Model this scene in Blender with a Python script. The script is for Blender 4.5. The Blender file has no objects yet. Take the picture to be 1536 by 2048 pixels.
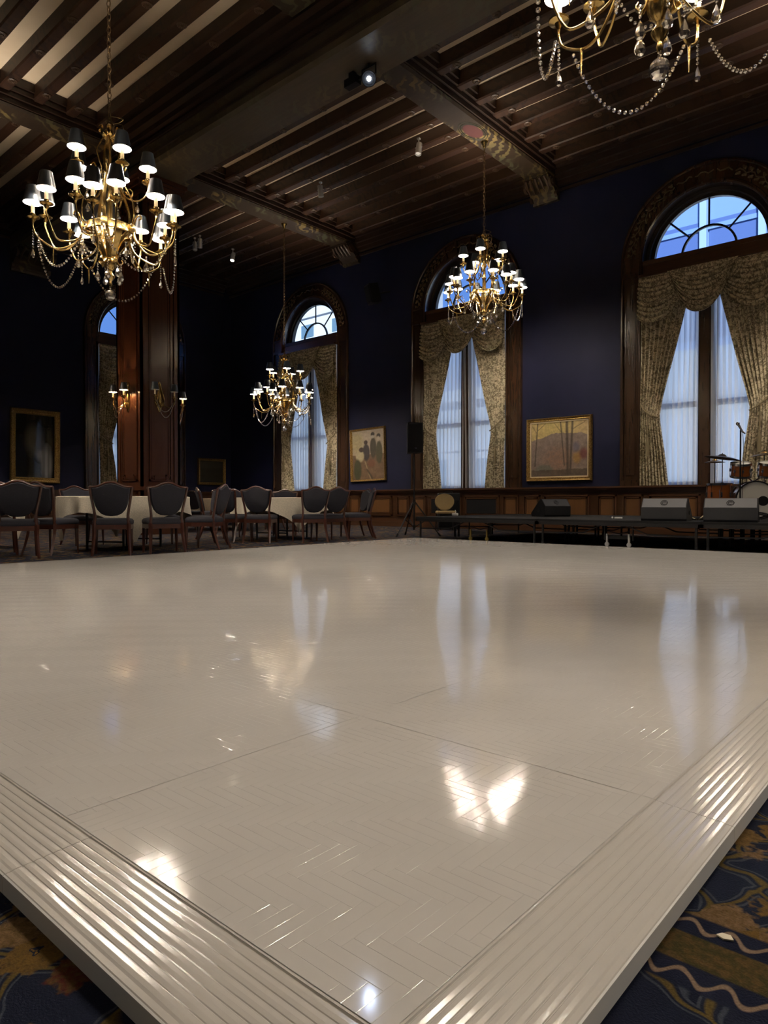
import bpy, math, random
from mathutils import Vector, Matrix
R = math.radians
PI = math.pi
random.seed(7)
scene = bpy.context.scene
COL = scene.collection

# ------------------------------------------------------------------ camera
FPX = 1375.0
cam_d = bpy.data.cameras.new('camera')
cam = bpy.data.objects.new('camera', cam_d)
COL.objects.link(cam)
cam.location = (0, 0, 0.69)
cam.rotation_euler = (R(90 - 0.875), 0, R(41.3))
cam_d.sensor_fit = 'VERTICAL'
cam_d.sensor_height = 36.0
cam_d.lens = 36.0 * FPX / 2048.0
cam_d.clip_start = 0.05
cam_d.clip_end = 300
scene.camera = cam

# ------------------------------------------------------------------ sky, sun, exposure
w = bpy.data.worlds.new('sky')
scene.world = w
w.use_nodes = True
wn = w.node_tree
bg = wn.nodes['Background']
bg.inputs['Color'].default_value = (0.14, 0.32, 0.86, 1)
bg.inputs['Strength'].default_value = 1.0
sun_d = bpy.data.lights.new('sun', 'SUN')
sun_d.energy = 11.0
sun_d.angle = R(4)
sun_d.color = (0.74, 0.87, 1.0)
sun = bpy.data.objects.new('sun', sun_d)
COL.objects.link(sun)
sun.rotation_euler = (R(52), 0, R(28))      # shines over the roof onto the facades across the street
scene.view_settings.view_transform = 'Standard'
scene.view_settings.look = 'None'
scene.view_settings.exposure = 0.0
scene.view_settings.gamma = 1.0
scene.view_settings.use_curve_mapping = False
scene.cycles.max_bounces = 8
scene.cycles.diffuse_bounces = 3
scene.cycles.glossy_bounces = 4
scene.cycles.transmission_bounces = 6
scene.cycles.transparent_max_bounces = 10
LAMP_W = 42.0
LAMP_COL = (1.0, 0.87, 0.72)

# ------------------------------------------------------------------ mesh helpers
class MB:
    def __init__(s):
        s.v = []; s.f = []; s.mi = []; s.T = None; s.cm = 0
    def add(s, vs, fs):
        o = len(s.v)
        if s.T is not None:
            vs = [s.T @ Vector(p) for p in vs]
        s.v += [tuple(p) for p in vs]
        s.f += [tuple(i + o for i in f) for f in fs]
        s.mi += [s.cm] * len(fs)
    def box(s, x0, x1, y0, y1, z0, z1):
        if x0 > x1: x0, x1 = x1, x0
        if y0 > y1: y0, y1 = y1, y0
        if z0 > z1: z0, z1 = z1, z0
        s.add([(x0,y0,z0),(x1,y0,z0),(x1,y1,z0),(x0,y1,z0),(x0,y0,z1),(x1,y0,z1),(x1,y1,z1),(x0,y1,z1)],
              [(0,3,2,1),(4,5,6,7),(0,1,5,4),(1,2,6,5),(2,3,7,6),(3,0,4,7)])
    def cbox(s, x0, x1, y0, y1, z0, z1, c):
        """box with chamfered edges"""
        vs = []
        for z, k in ((z0, 1), (z0 + c, 0), (z1 - c, 0), (z1, 1)):
            a = c * k
            e = c * (1 - k) if k == 0 else 0
            if k:
                vs += [(x0+c,y0+c,z),(x1-c,y0+c,z),(x1-c,y1-c,z),(x0+c,y1-c,z)]*1
            else:
                vs += [(x0,y0,z),(x1,y0,z),(x1,y1,z),(x0,y1,z)]
        fs = [(3,2,1,0),(12,13,14,15)]
        for l in range(3):
            for i in range(4):
                j = (i+1) % 4
                fs.append((l*4+i, l*4+j, l*4+4+j, l*4+4+i))
        s.add(vs, fs)
    def lathe(s, prof, n=16, cap0=True, cap1=True, ax=None):
        vs = []; fs = []
        for r, z in prof:
            for i in range(n):
                a = 2*PI*i/n
                vs.append((r*math.cos(a), r*math.sin(a), z))
        m = len(prof)
        for k in range(m-1):
            for i in range(n):
                j = (i+1) % n
                fs.append((k*n+i, k*n+j, (k+1)*n+j, (k+1)*n+i))
        if cap0 and prof[0][0] > 1e-5: fs.append(tuple(range(n-1, -1, -1)))
        if cap1 and prof[-1][0] > 1e-5: fs.append(tuple((m-1)*n+i for i in range(n)))
        s.add(vs, fs)
    def tube(s, pts, r, n=8, caps=True, flat=None):
        """tube along pts; r number or list; flat=(wide, thin) makes a ribbon-like section"""
        P = [Vector(p) for p in pts]
        m = len(P)
        if not isinstance(r, (list, tuple)): r = [r]*m
        vs = []; fs = []
        up = None
        for k in range(m):
            t = (P[min(k+1, m-1)] - P[max(k-1, 0)])
            if t.length < 1e-9: t = Vector((0,0,1))
            t.normalize()
            if up is None:
                ref = Vector((0,0,1)) if abs(t.z) < 0.9 else Vector((1,0,0))
                up = (ref - t*ref.dot(t)).normalized()
            else:
                up = (up - t*up.dot(t))
                if up.length < 1e-6:
                    ref = Vector((1,0,0)); up = ref - t*ref.dot(t)
                up.normalize()
            b = t.cross(up)
            for i in range(n):
                a = 2*PI*i/n
                if flat: vs.append(P[k] + up*(math.cos(a)*r[k]*flat[1]) + b*(math.sin(a)*r[k]*flat[0]))
                else: vs.append(P[k] + up*(math.cos(a)*r[k]) + b*(math.sin(a)*r[k]))
        for k in range(m-1):
            for i in range(n):
                j = (i+1) % n
                fs.append((k*n+i, k*n+j, (k+1)*n+j, (k+1)*n+i))
        if caps:
            fs.append(tuple(range(n-1, -1, -1)))
            fs.append(tuple((m-1)*n+i for i in range(n)))
        s.add(vs, fs)
    def cyl(s, p, q, r, n=10, r2=None):
        s.tube([p, q], [r, r if r2 is None else r2], n)
    def prism(s, poly, a0, a1, axis='y'):
        """extrude a 2-D polygon; axis 'y': poly in (x,z); 'x': poly in (y,z); 'z': poly in (x,y)"""
        n = len(poly)
        def P(p, a):
            return (p[0], a, p[1]) if axis == 'y' else ((a, p[0], p[1]) if axis == 'x' else (p[0], p[1], a))
        vs = [P(p, a0) for p in poly] + [P(p, a1) for p in poly]
        fs = [tuple(range(n)), tuple(range(2*n-1, n-1, -1))]
        for i in range(n):
            j = (i+1) % n
            fs.append((j, i, n+i, n+j))
        s.add(vs, fs)
    def grid(s, fn, nu, nv, closed=False):
        vs = [fn(i/nu, j/nv) for j in range(nv+1) for i in range(nu+1)]
        fs = [(j*(nu+1)+i, j*(nu+1)+i+1, (j+1)*(nu+1)+i+1, (j+1)*(nu+1)+i) for j in range(nv) for i in range(nu)]
        s.add(vs, fs)
    def slabgrid(s, fn, nu, nv, th):
        """grid surface given thickness along y"""
        n0 = len(s.v)
        A = [fn(i/nu, j/nv) for j in range(nv+1) for i in range(nu+1)]
        B = [(p[0], p[1]+th, p[2]) for p in A]
        N = len(A)
        fs = []
        for j in range(nv):
            for i in range(nu):
                a = j*(nu+1)+i
                q = (a, a+1, a+nu+2, a+nu+1)
                fs.append(q); fs.append(tuple(x+N for x in reversed(q)))
        bd = [i for i in range(nu+1)] + [j*(nu+1)+nu for j in range(1, nv+1)] + [nv*(nu+1)+i for i in range(nu-1, -1, -1)] + [j*(nu+1) for j in range(nv-1, 0, -1)]
        for k in range(len(bd)):
            a, b = bd[k], bd[(k+1) % len(bd)]
            fs.append((b, a, a+N, b+N))
        s.add(A+B, fs)
    def ball(s, c, r, n=8, m=6, sc=(1,1,1)):
        vs = [(c[0], c[1], c[2]-r*sc[2])]
        for k in range(1, m):
            ph = -PI/2 + PI*k/m
            for i in range(n):
                a = 2*PI*i/n
                vs.append((c[0]+r*sc[0]*math.cos(ph)*math.cos(a), c[1]+r*sc[1]*math.cos(ph)*math.sin(a), c[2]+r*sc[2]*math.sin(ph)))
        vs.append((c[0], c[1], c[2]+r*sc[2]))
        fs = []
        for i in range(n):
            fs.append((0, 1+(i+1) % n, 1+i))
        for k in range(m-2):
            for i in range(n):
                j = (i+1) % n
                fs.append((1+k*n+i, 1+k*n+j, 1+(k+1)*n+j, 1+(k+1)*n+i))
        t = len(vs)-1
        for i in range(n):
            fs.append((t, 1+(m-2)*n+i, 1+(m-2)*n+(i+1) % n))
        s.add(vs, fs)
    def torus(s, c, R1, r, n=14, m=6, T=None):
        vs = []; fs = []
        for i in range(n):
            a = 2*PI*i/n
            for j in range(m):
                b = 2*PI*j/m
                p = Vector(((R1+r*math.cos(b))*math.cos(a), (R1+r*math.cos(b))*math.sin(a), r*math.sin(b)))
                if T is not None: p = T @ p
                vs.append(p + Vector(c))
        for i in range(n):
            for j in range(m):
                fs.append((i*m+j, ((i+1) % n)*m+j, ((i+1) % n)*m+(j+1) % m, i*m+(j+1) % m))
        s.add(vs, fs)
    def mesh(s, name, mats, smooth=False, ang=40):
        me = bpy.data.meshes.new(name)
        me.from_pydata(s.v, [], s.f)
        if not isinstance(mats, (list, tuple)): mats = [mats]
        for m in mats: me.materials.append(m)
        if len(mats) > 1: me.polygons.foreach_set('material_index', s.mi)
        if smooth:
            me.polygons.foreach_set('use_smooth', [True]*len(me.polygons))
            me.set_sharp_from_angle(angle=R(ang))
        me.update()
        return me
    def build(s, name, mats, parent=None, smooth=False, ang=40, loc=None, rot=None):
        return link(name, s.mesh(name, mats, smooth, ang), parent, loc, rot)

def link(name, data, parent=None, loc=None, rot=None):
    o = bpy.data.objects.new(name, data)
    COL.objects.link(o)
    if parent is not None: o.parent = parent
    if loc is not None: o.location = loc
    if rot is not None: o.rotation_euler = rot
    return o

def tag(o, label, cat=None, group=None, kind=None):
    o['label'] = label
    if cat: o['category'] = cat
    if group: o['group'] = group
    if kind: o['kind'] = kind
    return o

def thing(name, label, cat, loc=(0,0,0), rz=0, group=None, kind=None):
    o = bpy.data.objects.new(name, None)
    COL.objects.link(o)
    o.empty_display_size = 0.1
    o.location = loc; o.rotation_euler = (0, 0, rz)
    return tag(o, label, cat, group, kind)

def struct(o, label):
    return tag(o, label, None, None, 'structure')

def copy_tree(o, parent=None, loc=None, rz=None, label=None, group=None):
    c = o.copy(); COL.objects.link(c); c.parent = parent
    if loc is not None: c.location = loc
    if rz is not None: c.rotation_euler = (0, 0, rz)
    if label: c['label'] = label
    if group: c['group'] = group
    for ch in list(o.children): copy_tree(ch, c)
    return c

CA, SA = math.cos(R(41.3)), math.sin(R(41.3))
def ground(px, D):
    """floor point seen at column px, D metres in front of the camera"""
    r = (px-768)/FPX*D
    return (-SA*D + CA*r, CA*D + SA*r)
# ------------------------------------------------------------------ materials
def pmat(name, col, rough=0.5, metal=0.0, spec=0.5, coat=0.0, **kw):
    m = bpy.data.materials.new(name)
    m.use_nodes = True
    b = m.node_tree.nodes['Principled BSDF']
    b.inputs['Base Color'].default_value = (*col, 1)
    b.inputs['Roughness'].default_value = rough
    b.inputs['Metallic'].default_value = metal
    b.inputs['Specular IOR Level'].default_value = spec
    if coat:
        b.inputs['Coat Weight'].default_value = coat
        b.inputs['Coat Roughness'].default_value = kw.get('coatr', 0.1)
    return m

class NG:
    """small node-graph helper on a material"""
    def __init__(s, m):
        s.m = m; s.t = m.node_tree; s.b = s.t.nodes['Principled BSDF']
    def n(s, typ, **kw):
        x = s.t.nodes.new(typ)
        for k, v in kw.items():
            if k.startswith('_'): setattr(x, k[1:], v)
            else: x.inputs[k.replace('~', ' ')].default_value = v
        return x
    def l(s, a, b): s.t.links.new(a, b)
    def coords(s, scale=(1,1,1), kind='Object', rot=(0,0,0), loc=(0,0,0)):
        tc = s.n('ShaderNodeTexCoord')
        mp = s.n('ShaderNodeMapping')
        mp.inputs['Scale'].default_value = scale
        mp.inputs['Rotation'].default_value = rot
        mp.inputs['Location'].default_value = loc
        s.l(tc.outputs[kind], mp.inputs['Vector'])
        return mp.outputs['Vector']
    def noise(s, vec, scale, detail=3, rough=0.55, dist=0.0):
        x = s.n('ShaderNodeTexNoise', Scale=scale, Detail=detail, Roughness=rough, Distortion=dist)
        s.l(vec, x.inputs['Vector'])
        return x.outputs['Fac']
    def vor(s, vec, scale, feature='F1', rnd=1.0):
        x = s.n('ShaderNodeTexVoronoi', _feature=feature, Scale=scale, Randomness=rnd)
        s.l(vec, x.inputs['Vector'])
        return x
    def wave(s, vec, scale, dist=0, detail=2, dscale=1, direction='X', typ='BANDS'):
        x = s.n('ShaderNodeTexWave', _wave_type=typ, Scale=scale, Distortion=dist, Detail=detail)
        x.inputs['Detail Scale'].default_value = dscale
        if typ == 'BANDS': x.bands_direction = direction
        s.l(vec, x.inputs['Vector'])
        return x.outputs['Fac']
    def ramp(s, fac, lo, hi, inv=False):
        x = s.n('ShaderNodeMapRange')
        x.inputs['From Min'].default_value = lo
        x.inputs['From Max'].default_value = hi
        x.inputs['To Min'].default_value = 1.0 if inv else 0.0
        x.inputs['To Max'].default_value = 0.0 if inv else 1.0
        s.l(fac, x.inputs['Value'])
        return x.outputs['Result']
    def math(s, op, a, b=None):
        x = s.n('ShaderNodeMath', _operation=op)
        for k, q in enumerate((a, b)):
            if q is None: continue
            if isinstance(q, (int, float)): x.inputs[k].default_value = q
            else: s.l(q, x.inputs[k])
        return x.outputs[0]
    def mix(s, fac, a, b):
        x = s.n('ShaderNodeMix', _data_type='RGBA')
        if isinstance(fac, (int, float)): x.inputs[0].default_value = fac
        else: s.l(fac, x.inputs[0])
        for k, q in ((6, a), (7, b)):
            if isinstance(q, tuple): x.inputs[k].default_value = (*q, 1)
            else: s.l(q, x.inputs[k])
        return x.outputs[2]
    def sep(s, vec):
        x = s.n('ShaderNodeSeparateXYZ'); s.l(vec, x.inputs[0]); return x.outputs
    def color(s, c): s.l(c, s.b.inputs['Base Color'])
    def rough(s, c): s.l(c, s.b.inputs['Roughness'])
    def bump(s, h, strength=0.3, dist=0.01):
        x = s.n('ShaderNodeBump', Strength=strength, Distance=dist)
        s.l(h, x.inputs['Height'])
        s.l(x.outputs['Normal'], s.b.inputs['Normal'])

def wood(name, c1, c2, rough=0.35, axis='z', coat=0.25, scale=1.0):
    m = pmat(name, c1, rough, coat=coat, coatr=0.15)
    g = NG(m)
    sc = {'x': (1.2, 14, 14), 'y': (14, 1.2, 14), 'z': (14, 14, 1.2)}[axis]
    v = g.coords(tuple(k*scale for k in sc))
    f = g.noise(v, 1.0, 5, 0.6, 0.8)
    v2 = g.coords((0.7, 0.7, 0.7))
    f2 = g.noise(v2, 1.3, 2)
    c = g.mix(g.ramp(f, 0.3, 0.7), c2, c1)
    c = g.mix(g.ramp(f2, 0.3, 0.75), c, tuple(0.8*k for k in c1))
    g.color(c)
    g.bump(f, 0.02, 0.003)
    return m

M = {}
M['wood'] = wood('mahogany', (0.046, 0.023, 0.012), (0.033, 0.016, 0.008), 0.25, 'z', 0.5)
M['colwood'] = wood('red_mahogany', (0.085, 0.032, 0.016), (0.060, 0.022, 0.011), 0.22, 'z', 0.6)
M['wood_x'] = wood('mahogany_rail', (0.085, 0.036, 0.015), (0.040, 0.017, 0.007), 0.3, 'x', 0.4)
M['panel'] = wood('burl_panel', (0.17, 0.078, 0.026), (0.085, 0.036, 0.012), 0.34, 'z', 0.4, 0.6)
M['chairwood'] = wood('chair_mahogany', (0.075, 0.022, 0.012), (0.035, 0.011, 0.007), 0.3, 'z', 0.4)
M['sash'] = pmat('dark_sash', (0.015, 0.011, 0.010), 0.4)
# ceiling timber with faded stencilled ornament
def ceiling_wood(name, base, orn, orn2, dens):
    m = pmat(name, base, 0.5, spec=0.3)
    g = NG(m)
    v = g.coords((1, 1, 1))
    grain = g.noise(g.coords((1.5, 18, 18)), 1.0, 4, 0.6, 0.4)
    c = g.mix(g.ramp(grain, 0.3, 0.75), tuple(0.72*k for k in base), base)
    vo = g.vor(v, 1.7, 'SMOOTH_F1')
    wv = g.wave(v, 2.4, 9.0, 2, 1.6, 'DIAGONAL')
    msk = g.math('MULTIPLY', g.ramp(wv, 0.60, 0.72), g.ramp(vo.outputs['Distance'], 0.52, 0.38, False))
    msk = g.math('MULTIPLY', g.ramp(wv, 0.58, 0.70), g.ramp(vo.outputs['Distance'], 0.36, 0.50, True))
    msk = g.math('MULTIPLY', msk, dens)
    hue = g.noise(v, 0.9, 2)
    c = g.mix(msk, c, g.mix(g.ramp(hue, 0.42, 0.58), orn, orn2))
    g.color(c)
    g.bump(grain, 0.08, 0.004)
    return m
M['joist'] = ceiling_wood('stencilled_joist', (0.044, 0.019, 0.009), (0.009, 0.005, 0.003), (0.014, 0.005, 0.003), 0.8)
M['beam'] = ceiling_wood('painted_beam', (0.032, 0.020, 0.011), (0.150, 0.105, 0.036), (0.060, 0.058, 0.030), 0.9)
M['girder'] = ceiling_wood('painted_girder', (0.078, 0.060, 0.038), (0.110, 0.085, 0.040), (0.070, 0.066, 0.040), 0.8)
M['moulding'] = wood('ceiling_moulding', (0.032, 0.015, 0.008), (0.016, 0.0075, 0.004), 0.42, 'x', 0.1)
M['rosette'] = pmat('rosette_bronze', (0.055, 0.028, 0.013), 0.45)
def plaster():
    m = pmat('stained_plaster', (0.60, 0.49, 0.37), 0.85, spec=0.15)
    g = NG(m)
    v = g.coords((1, 1, 1))
    f = g.noise(v, 13, 6, 0.72)
    blot = g.noise(v, 2.0, 3)
    c = g.mix(g.ramp(blot, 0.3, 0.7), (0.66, 0.54, 0.39), (0.72, 0.60, 0.45))
    c = g.mix(g.math('MULTIPLY', g.ramp(f, 0.68, 0.74), 0.7), c, (0.20, 0.13, 0.07))
    g.color(c)
    g.bump(f, 0.2, 0.004)
    return m
M['plaster'] = plaster()
def wallpaint():
    m = pmat('navy_wall_paint', (0.022, 0.024, 0.052), 0.62, spec=0.14)
    g = NG(m)
    v = g.coords((1, 1, 1))
    a = g.noise(v, 1.1, 4)
    b = g.noise(v, 16, 4)
    c = g.mix(g.ramp(a, 0.3, 0.75), (0.0070, 0.0085, 0.025), (0.0105, 0.0112, 0.034))
    g.color(c)
    g.bump(b, 0.12, 0.01)
    return m
M['wall'] = wallpaint()

def carpet():
    m = pmat('floral_carpet', (0.01, 0.012, 0.03), 0.95, spec=0.1)
    g = NG(m)
    v = g.coords((1, 1, 1))
    warp = g.n('ShaderNodeTexNoise', Scale=6.5, Detail=2.0)
    g.l(v, warp.inputs['Vector'])
    va = g.n('ShaderNodeVectorMath', _operation='MULTIPLY_ADD')
    g.l(warp.outputs['Color'], va.inputs[0])
    va.inputs[1].default_value = (0.11, 0.11, 0.0)
    g.l(v, va.inputs[2])
    vw = va.outputs[0]
    navy = g.mix(g.ramp(g.noise(v, 2.0, 2), 0.35, 0.65), (0.008, 0.010, 0.024), (0.014, 0.020, 0.042))
    # scrolling vines
    vine = g.vor(vw, 7.0, 'DISTANCE_TO_EDGE')
    c = g.mix(g.ramp(vine.outputs['Distance'], 0.045, 0.025, False), navy, navy)
    c = g.mix(g.ramp(vine.outputs['Distance'], 0.015, 0.035, True), navy, (0.105, 0.075, 0.022))
    c = g.mix(g.math('MULTIPLY', g.ramp(vine.outputs['Distance'], 0.05, 0.06), g.ramp(vine.outputs['Distance'], 0.075, 0.085, True)), c, (0.045, 0.055, 0.075))
    # ragged flower heads
    fl = g.vor(vw, 7.6, 'F1')
    rag = g.math('ADD', fl.outputs['Distance'], g.math('MULTIPLY', g.math('SUBTRACT', g.noise(v, 46, 2), 0.5), 0.40))
    sel = g.sep(fl.outputs['Color'])
    gold = g.mix(g.ramp(sel[0], 0.45, 0.55), (0.165, 0.095, 0.022), (0.20, 0.125, 0.068))
    gold = g.mix(g.ramp(sel[1], 0.72, 0.76), gold, (0.085, 0.016, 0.012))
    gold = g.mix(g.ramp(g.noise(v, 75, 2), 0.35, 0.7), gold, (0.10, 0.062, 0.02))
    c = g.mix(g.ramp(rag, 0.34, 0.40, True), c, gold)
    c = g.mix(g.ramp(rag, 0.07, 0.09, True), c, (0.012, 0.016, 0.034))
    c = g.mix(g.ramp(rag, 0.03, 0.045, True), c, (0.22, 0.12, 0.02))
    # border bands along the room
    y = g.sep(v)[1]
    ym = g.math('PINGPONG', g.math('ADD', y, 1.06), 2.16)      # 0 at y=-1.06 ... bands repeat
    band = g.math('ABSOLUTE', g.math('SUBTRACT', ym, 2.16))
    c = g.mix(g.ramp(band, 0.092, 0.098, True), c, (0.009, 0.012, 0.030))
    zig = g.math('ADD', band, g.math('MULTIPLY', g.math('SUBTRACT', g.wave(v, 5.2, 1.5, 1, 2.0, 'X'), 0.5), 0.028))
    c = g.mix(g.math('MULTIPLY', g.ramp(zig, 0.060, 0.064), g.ramp(zig, 0.071, 0.075, True)), c, (0.24, 0.17, 0.12))
    olive = g.mix(g.ramp(g.noise(v, 55, 2), 0.4, 0.6), (0.050, 0.042, 0.014), (0.10, 0.062, 0.022))
    c = g.mix(g.ramp(band, 0.036, 0.040, True), c, olive)
    pile = g.noise(v, 260, 2)
    c = g.mix(g.math('MULTIPLY', g.ramp(pile, 0.35, 0.75), 0.35), c, (0.004, 0.004, 0.008))
    g.color(c)
    g.bump(pile, 0.5, 0.004)
    return m
M['carpet'] = carpet()

def vinyl():
    m = pmat('white_floor_vinyl', (0.60, 0.56, 0.50), 0.15, spec=0.36)
    g = NG(m)
    v = g.coords((1, 1, 1))
    sm = g.noise(v, 1.2, 3)
    c = g.mix(g.ramp(sm, 0.3, 0.7), (0.68, 0.66, 0.635), (0.73, 0.71, 0.685))
    sc = g.noise(g.coords((2, 60, 1), rot=(0, 0, 0.5)), 3, 3)
    c = g.mix(g.math('MULTIPLY', g.ramp(sc, 0.66, 0.72), 0.15), c, (0.74, 0.71, 0.66))
    g.color(c)
    g.rough(g.math('ADD', 0.055, g.math('MULTIPLY', g.noise(v, 5, 4), 0.055)))
    return m
M['vinyl'] = vinyl()
def vinyl_edge():
    m = pmat('white_edge_vinyl', (0.70, 0.675, 0.635), 0.12)
    g = NG(m)
    v = g.coords((1, 1, 1))
    g.bump(g.noise(v, 70, 3, 0.6), 0.10, 0.001)
    return m
M['vinyl_edge'] = vinyl_edge()
M['side'] = pmat('grey_vinyl_side', (0.88, 0.89, 0.87), 0.35)
M['brass'] = pmat('brass', (0.58, 0.37, 0.115), 0.24, metal=1.0)
def brass_n():
    g = NG(M['brass'])
    f = g.noise(g.coords((1, 1, 1)), 9, 3)
    g.color(g.mix(g.ramp(f, 0.35, 0.7), (0.62, 0.44, 0.17), (0.36, 0.24, 0.085)))
brass_n()
M['chain'] = pmat('dark_chain', (0.13, 0.085, 0.04), 0.45, metal=0.8)
M['candle'] = pmat('ivory_candle', (0.75, 0.62, 0.42), 0.5)
M['shade_out'] = pmat('black_shade', (0.018, 0.024, 0.031), 0.33)
M['shade_in'] = pmat('white_shade_lining', (0.92, 0.88, 0.80), 0.8)
def crystal():
    m = bpy.data.materials.new('cut_crystal')
    m.use_nodes = True
    t = m.node_tree
    t.nodes.clear()
    out = t.nodes.new('ShaderNodeOutputMaterial')
    mx = t.nodes.new('ShaderNodeMixShader')
    gl = t.nodes.new('ShaderNodeBsdfGlossy'); gl.inputs['Roughness'].default_value = 0.06; gl.inputs['Color'].default_value = (1, 0.97, 0.93, 1)
    rf = t.nodes.new('ShaderNodeBsdfGlass'); rf.inputs['Roughness'].default_value = 0.02; rf.inputs['IOR'].default_value = 1.52
    tr = t.nodes.new('ShaderNodeBsdfTransparent')
    mx.inputs[0].default_value = 0.48
    m2 = t.nodes.new('ShaderNodeMixShader'); m2.inputs[0].default_value = 0.35
    t.links.new(rf.outputs[0], m2.inputs[1]); t.links.new(tr.outputs[0], m2.inputs[2])
    t.links.new(m2.outputs[0], mx.inputs[1]); t.links.new(gl.outputs[0], mx.inputs[2])
    t.links.new(mx.outputs[0], out.inputs[0])
    return m
M['crystal'] = crystal()
def glow(name, col, strength):
    """luminous envelope of a bulb: gives off light and lets light pass"""
    m = bpy.data.materials.new(name)
    m.use_nodes = True
    t = m.node_tree; t.nodes.clear()
    out = t.nodes.new('ShaderNodeOutputMaterial')
    ad = t.nodes.new('ShaderNodeAddShader')
    em = t.nodes.new('ShaderNodeEmission'); em.inputs[0].default_value = (*col, 1); em.inputs[1].default_value = strength
    tr = t.nodes.new('ShaderNodeBsdfTransparent')
    t.links.new(em.outputs[0], ad.inputs[0]); t.links.new(tr.outputs[0], ad.inputs[1])
    t.links.new(ad.outputs[0], out.inputs[0])
    m.cycles.emission_sampling = 'NONE'
    return m
M['bulb'] = glow('lit_bulb', (1.0, 0.86, 0.62), 14)
M['led'] = glow('white_led', (0.75, 0.85, 1.0), 30)
M['bulb_off'] = pmat('unlit_bulb', (0.7, 0.68, 0.6), 0.3)
def glass():
    m = bpy.data.materials.new('window_glass')
    m.use_nodes = True
    t = m.node_tree; t.nodes.clear()
    out = t.nodes.new('ShaderNodeOutputMaterial')
    mx = t.nodes.new('ShaderNodeMixShader')
    lw = t.nodes.new('ShaderNodeLayerWeight'); lw.inputs[0].default_value = 0.5
    p5 = t.nodes.new('ShaderNodeMath'); p5.operation = 'POWER'; p5.inputs[1].default_value = 5.0
    fr = t.nodes.new('ShaderNodeMath'); fr.operation = 'MULTIPLY_ADD'; fr.inputs[1].default_value = 0.95; fr.inputs[2].default_value = 0.03
    t.links.new(lw.outputs['Facing'], p5.inputs[0]); t.links.new(p5.outputs[0], fr.inputs[0])
    tr = t.nodes.new('ShaderNodeBsdfTransparent'); tr.inputs[0].default_value = (0.97, 0.98, 0.99, 1)
    gl = t.nodes.new('ShaderNodeBsdfGlossy'); gl.inputs['Roughness'].default_value = 0.02
    t.links.new(fr.outputs[0], mx.inputs[0]); t.links.new(tr.outputs[0], mx.inputs[1]); t.links.new(gl.outputs[0], mx.inputs[2])
    t.links.new(mx.outputs[0], out.inputs[0])
    return m
M['glass'] = glass()
def sheer():
    m = bpy.data.materials.new('sheer_voile')
    m.use_nodes = True
    t = m.node_tree; t.nodes.clear()
    out = t.nodes.new('ShaderNodeOutputMaterial')
    df = t.nodes.new('ShaderNodeBsdfDiffuse'); df.inputs[0].default_value = (0.80, 0.77, 0.70, 1)
    tl = t.nodes.new('ShaderNodeBsdfTranslucent'); tl.inputs[0].default_value = (0.95, 0.95, 0.95, 1)
    tr = t.nodes.new('ShaderNodeBsdfTransparent'); tr.inputs[0].default_value = (1, 1, 1, 1)
    a = t.nodes.new('ShaderNodeMixShader'); a.inputs[0].default_value = 0.86
    b = t.nodes.new('ShaderNodeMixShader'); b.inputs[0].default_value = 0.14
    t.links.new(df.outputs[0], a.inputs[1]); t.links.new(tl.outputs[0], a.inputs[2])
    t.links.new(a.outputs[0], b.inputs[1]); t.links.new(tr.outputs[0], b.inputs[2])
    t.links.new(b.outputs[0], out.inputs[0])
    return m
M['sheer'] = sheer()
def damask():
    m = pmat('olive_damask', (0.18, 0.15, 0.085), 0.75, spec=0.2)
    g = NG(m)
    v = g.coords((1, 0.3, 0.8))
    warp = g.n('ShaderNodeTexNoise', Scale=7.0, Detail=2.0)
    g.l(v, warp.inputs['Vector'])
    va = g.n('ShaderNodeVectorMath', _operation='MULTIPLY_ADD')
    g.l(warp.outputs['Color'], va.inputs[0]); va.inputs[1].default_value = (0.10, 0.10, 0.10); g.l(v, va.inputs[2])
    n1 = g.noise(va.outputs[0], 17.0, 1.5, 0.5, 1.6)
    n2 = g.noise(va.outputs[0], 42.0, 1.0, 0.5, 0.8)
    base = g.mix(g.ramp(g.noise(v, 3, 3), 0.3, 0.7), (0.60, 0.52, 0.36), (0.50, 0.44, 0.30))
    c = g.mix(g.math('MULTIPLY', g.ramp(n1, 0.50, 0.54), 0.80), base, (0.125, 0.10, 0.062))
    c = g.mix(g.math('MULTIPLY', g.ramp(n2, 0.56, 0.62), 0.55), c, (0.135, 0.105, 0.065))
    g.color(c)
    return m
M['damask'] = damask()
M['trimcord'] = pmat('olive_cord', (0.19, 0.15, 0.08), 0.7)
def fabric(name, c, sc=160):
    m = pmat(name, c, 0.85, spec=0.2)
    g = NG(m)
    f = g.noise(g.coords((1, 1, 1)), sc, 2)
    g.color(g.mix(g.ramp(f, 0.3, 0.7), tuple(0.8*k for k in c), tuple(1.15*k for k in c)))
    g.bump(f, 0.2, 0.002)
    return m
M['upholstery'] = fabric('charcoal_upholstery', (0.034, 0.034, 0.044))
M['linen'] = fabric('white_linen', (0.66, 0.60, 0.49), 90)
M['tan'] = fabric('tan_upholstery', (0.30, 0.22, 0.11))
M['black'] = pmat('black_paint', (0.006, 0.006, 0.007), 0.6, spec=0.2)
M['blackm'] = pmat('black_metal', (0.014, 0.014, 0.015), 0.35, metal=0.2)
M['deck'] = fabric('black_stage_carpet', (0.014, 0.014, 0.015), 220)
M['grille'] = pmat('speaker_grille', (0.006, 0.006, 0.007), 0.7, spec=0.12)
M['wedge_top'] = pmat('grey_wedge_face', (0.20, 0.205, 0.225), 0.42)
M['wedge'] = pmat('charcoal_wedge', (0.017, 0.018, 0.022), 0.5)
M['chrome'] = pmat('chrome', (0.62, 0.62, 0.62), 0.18, metal=1.0)
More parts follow.
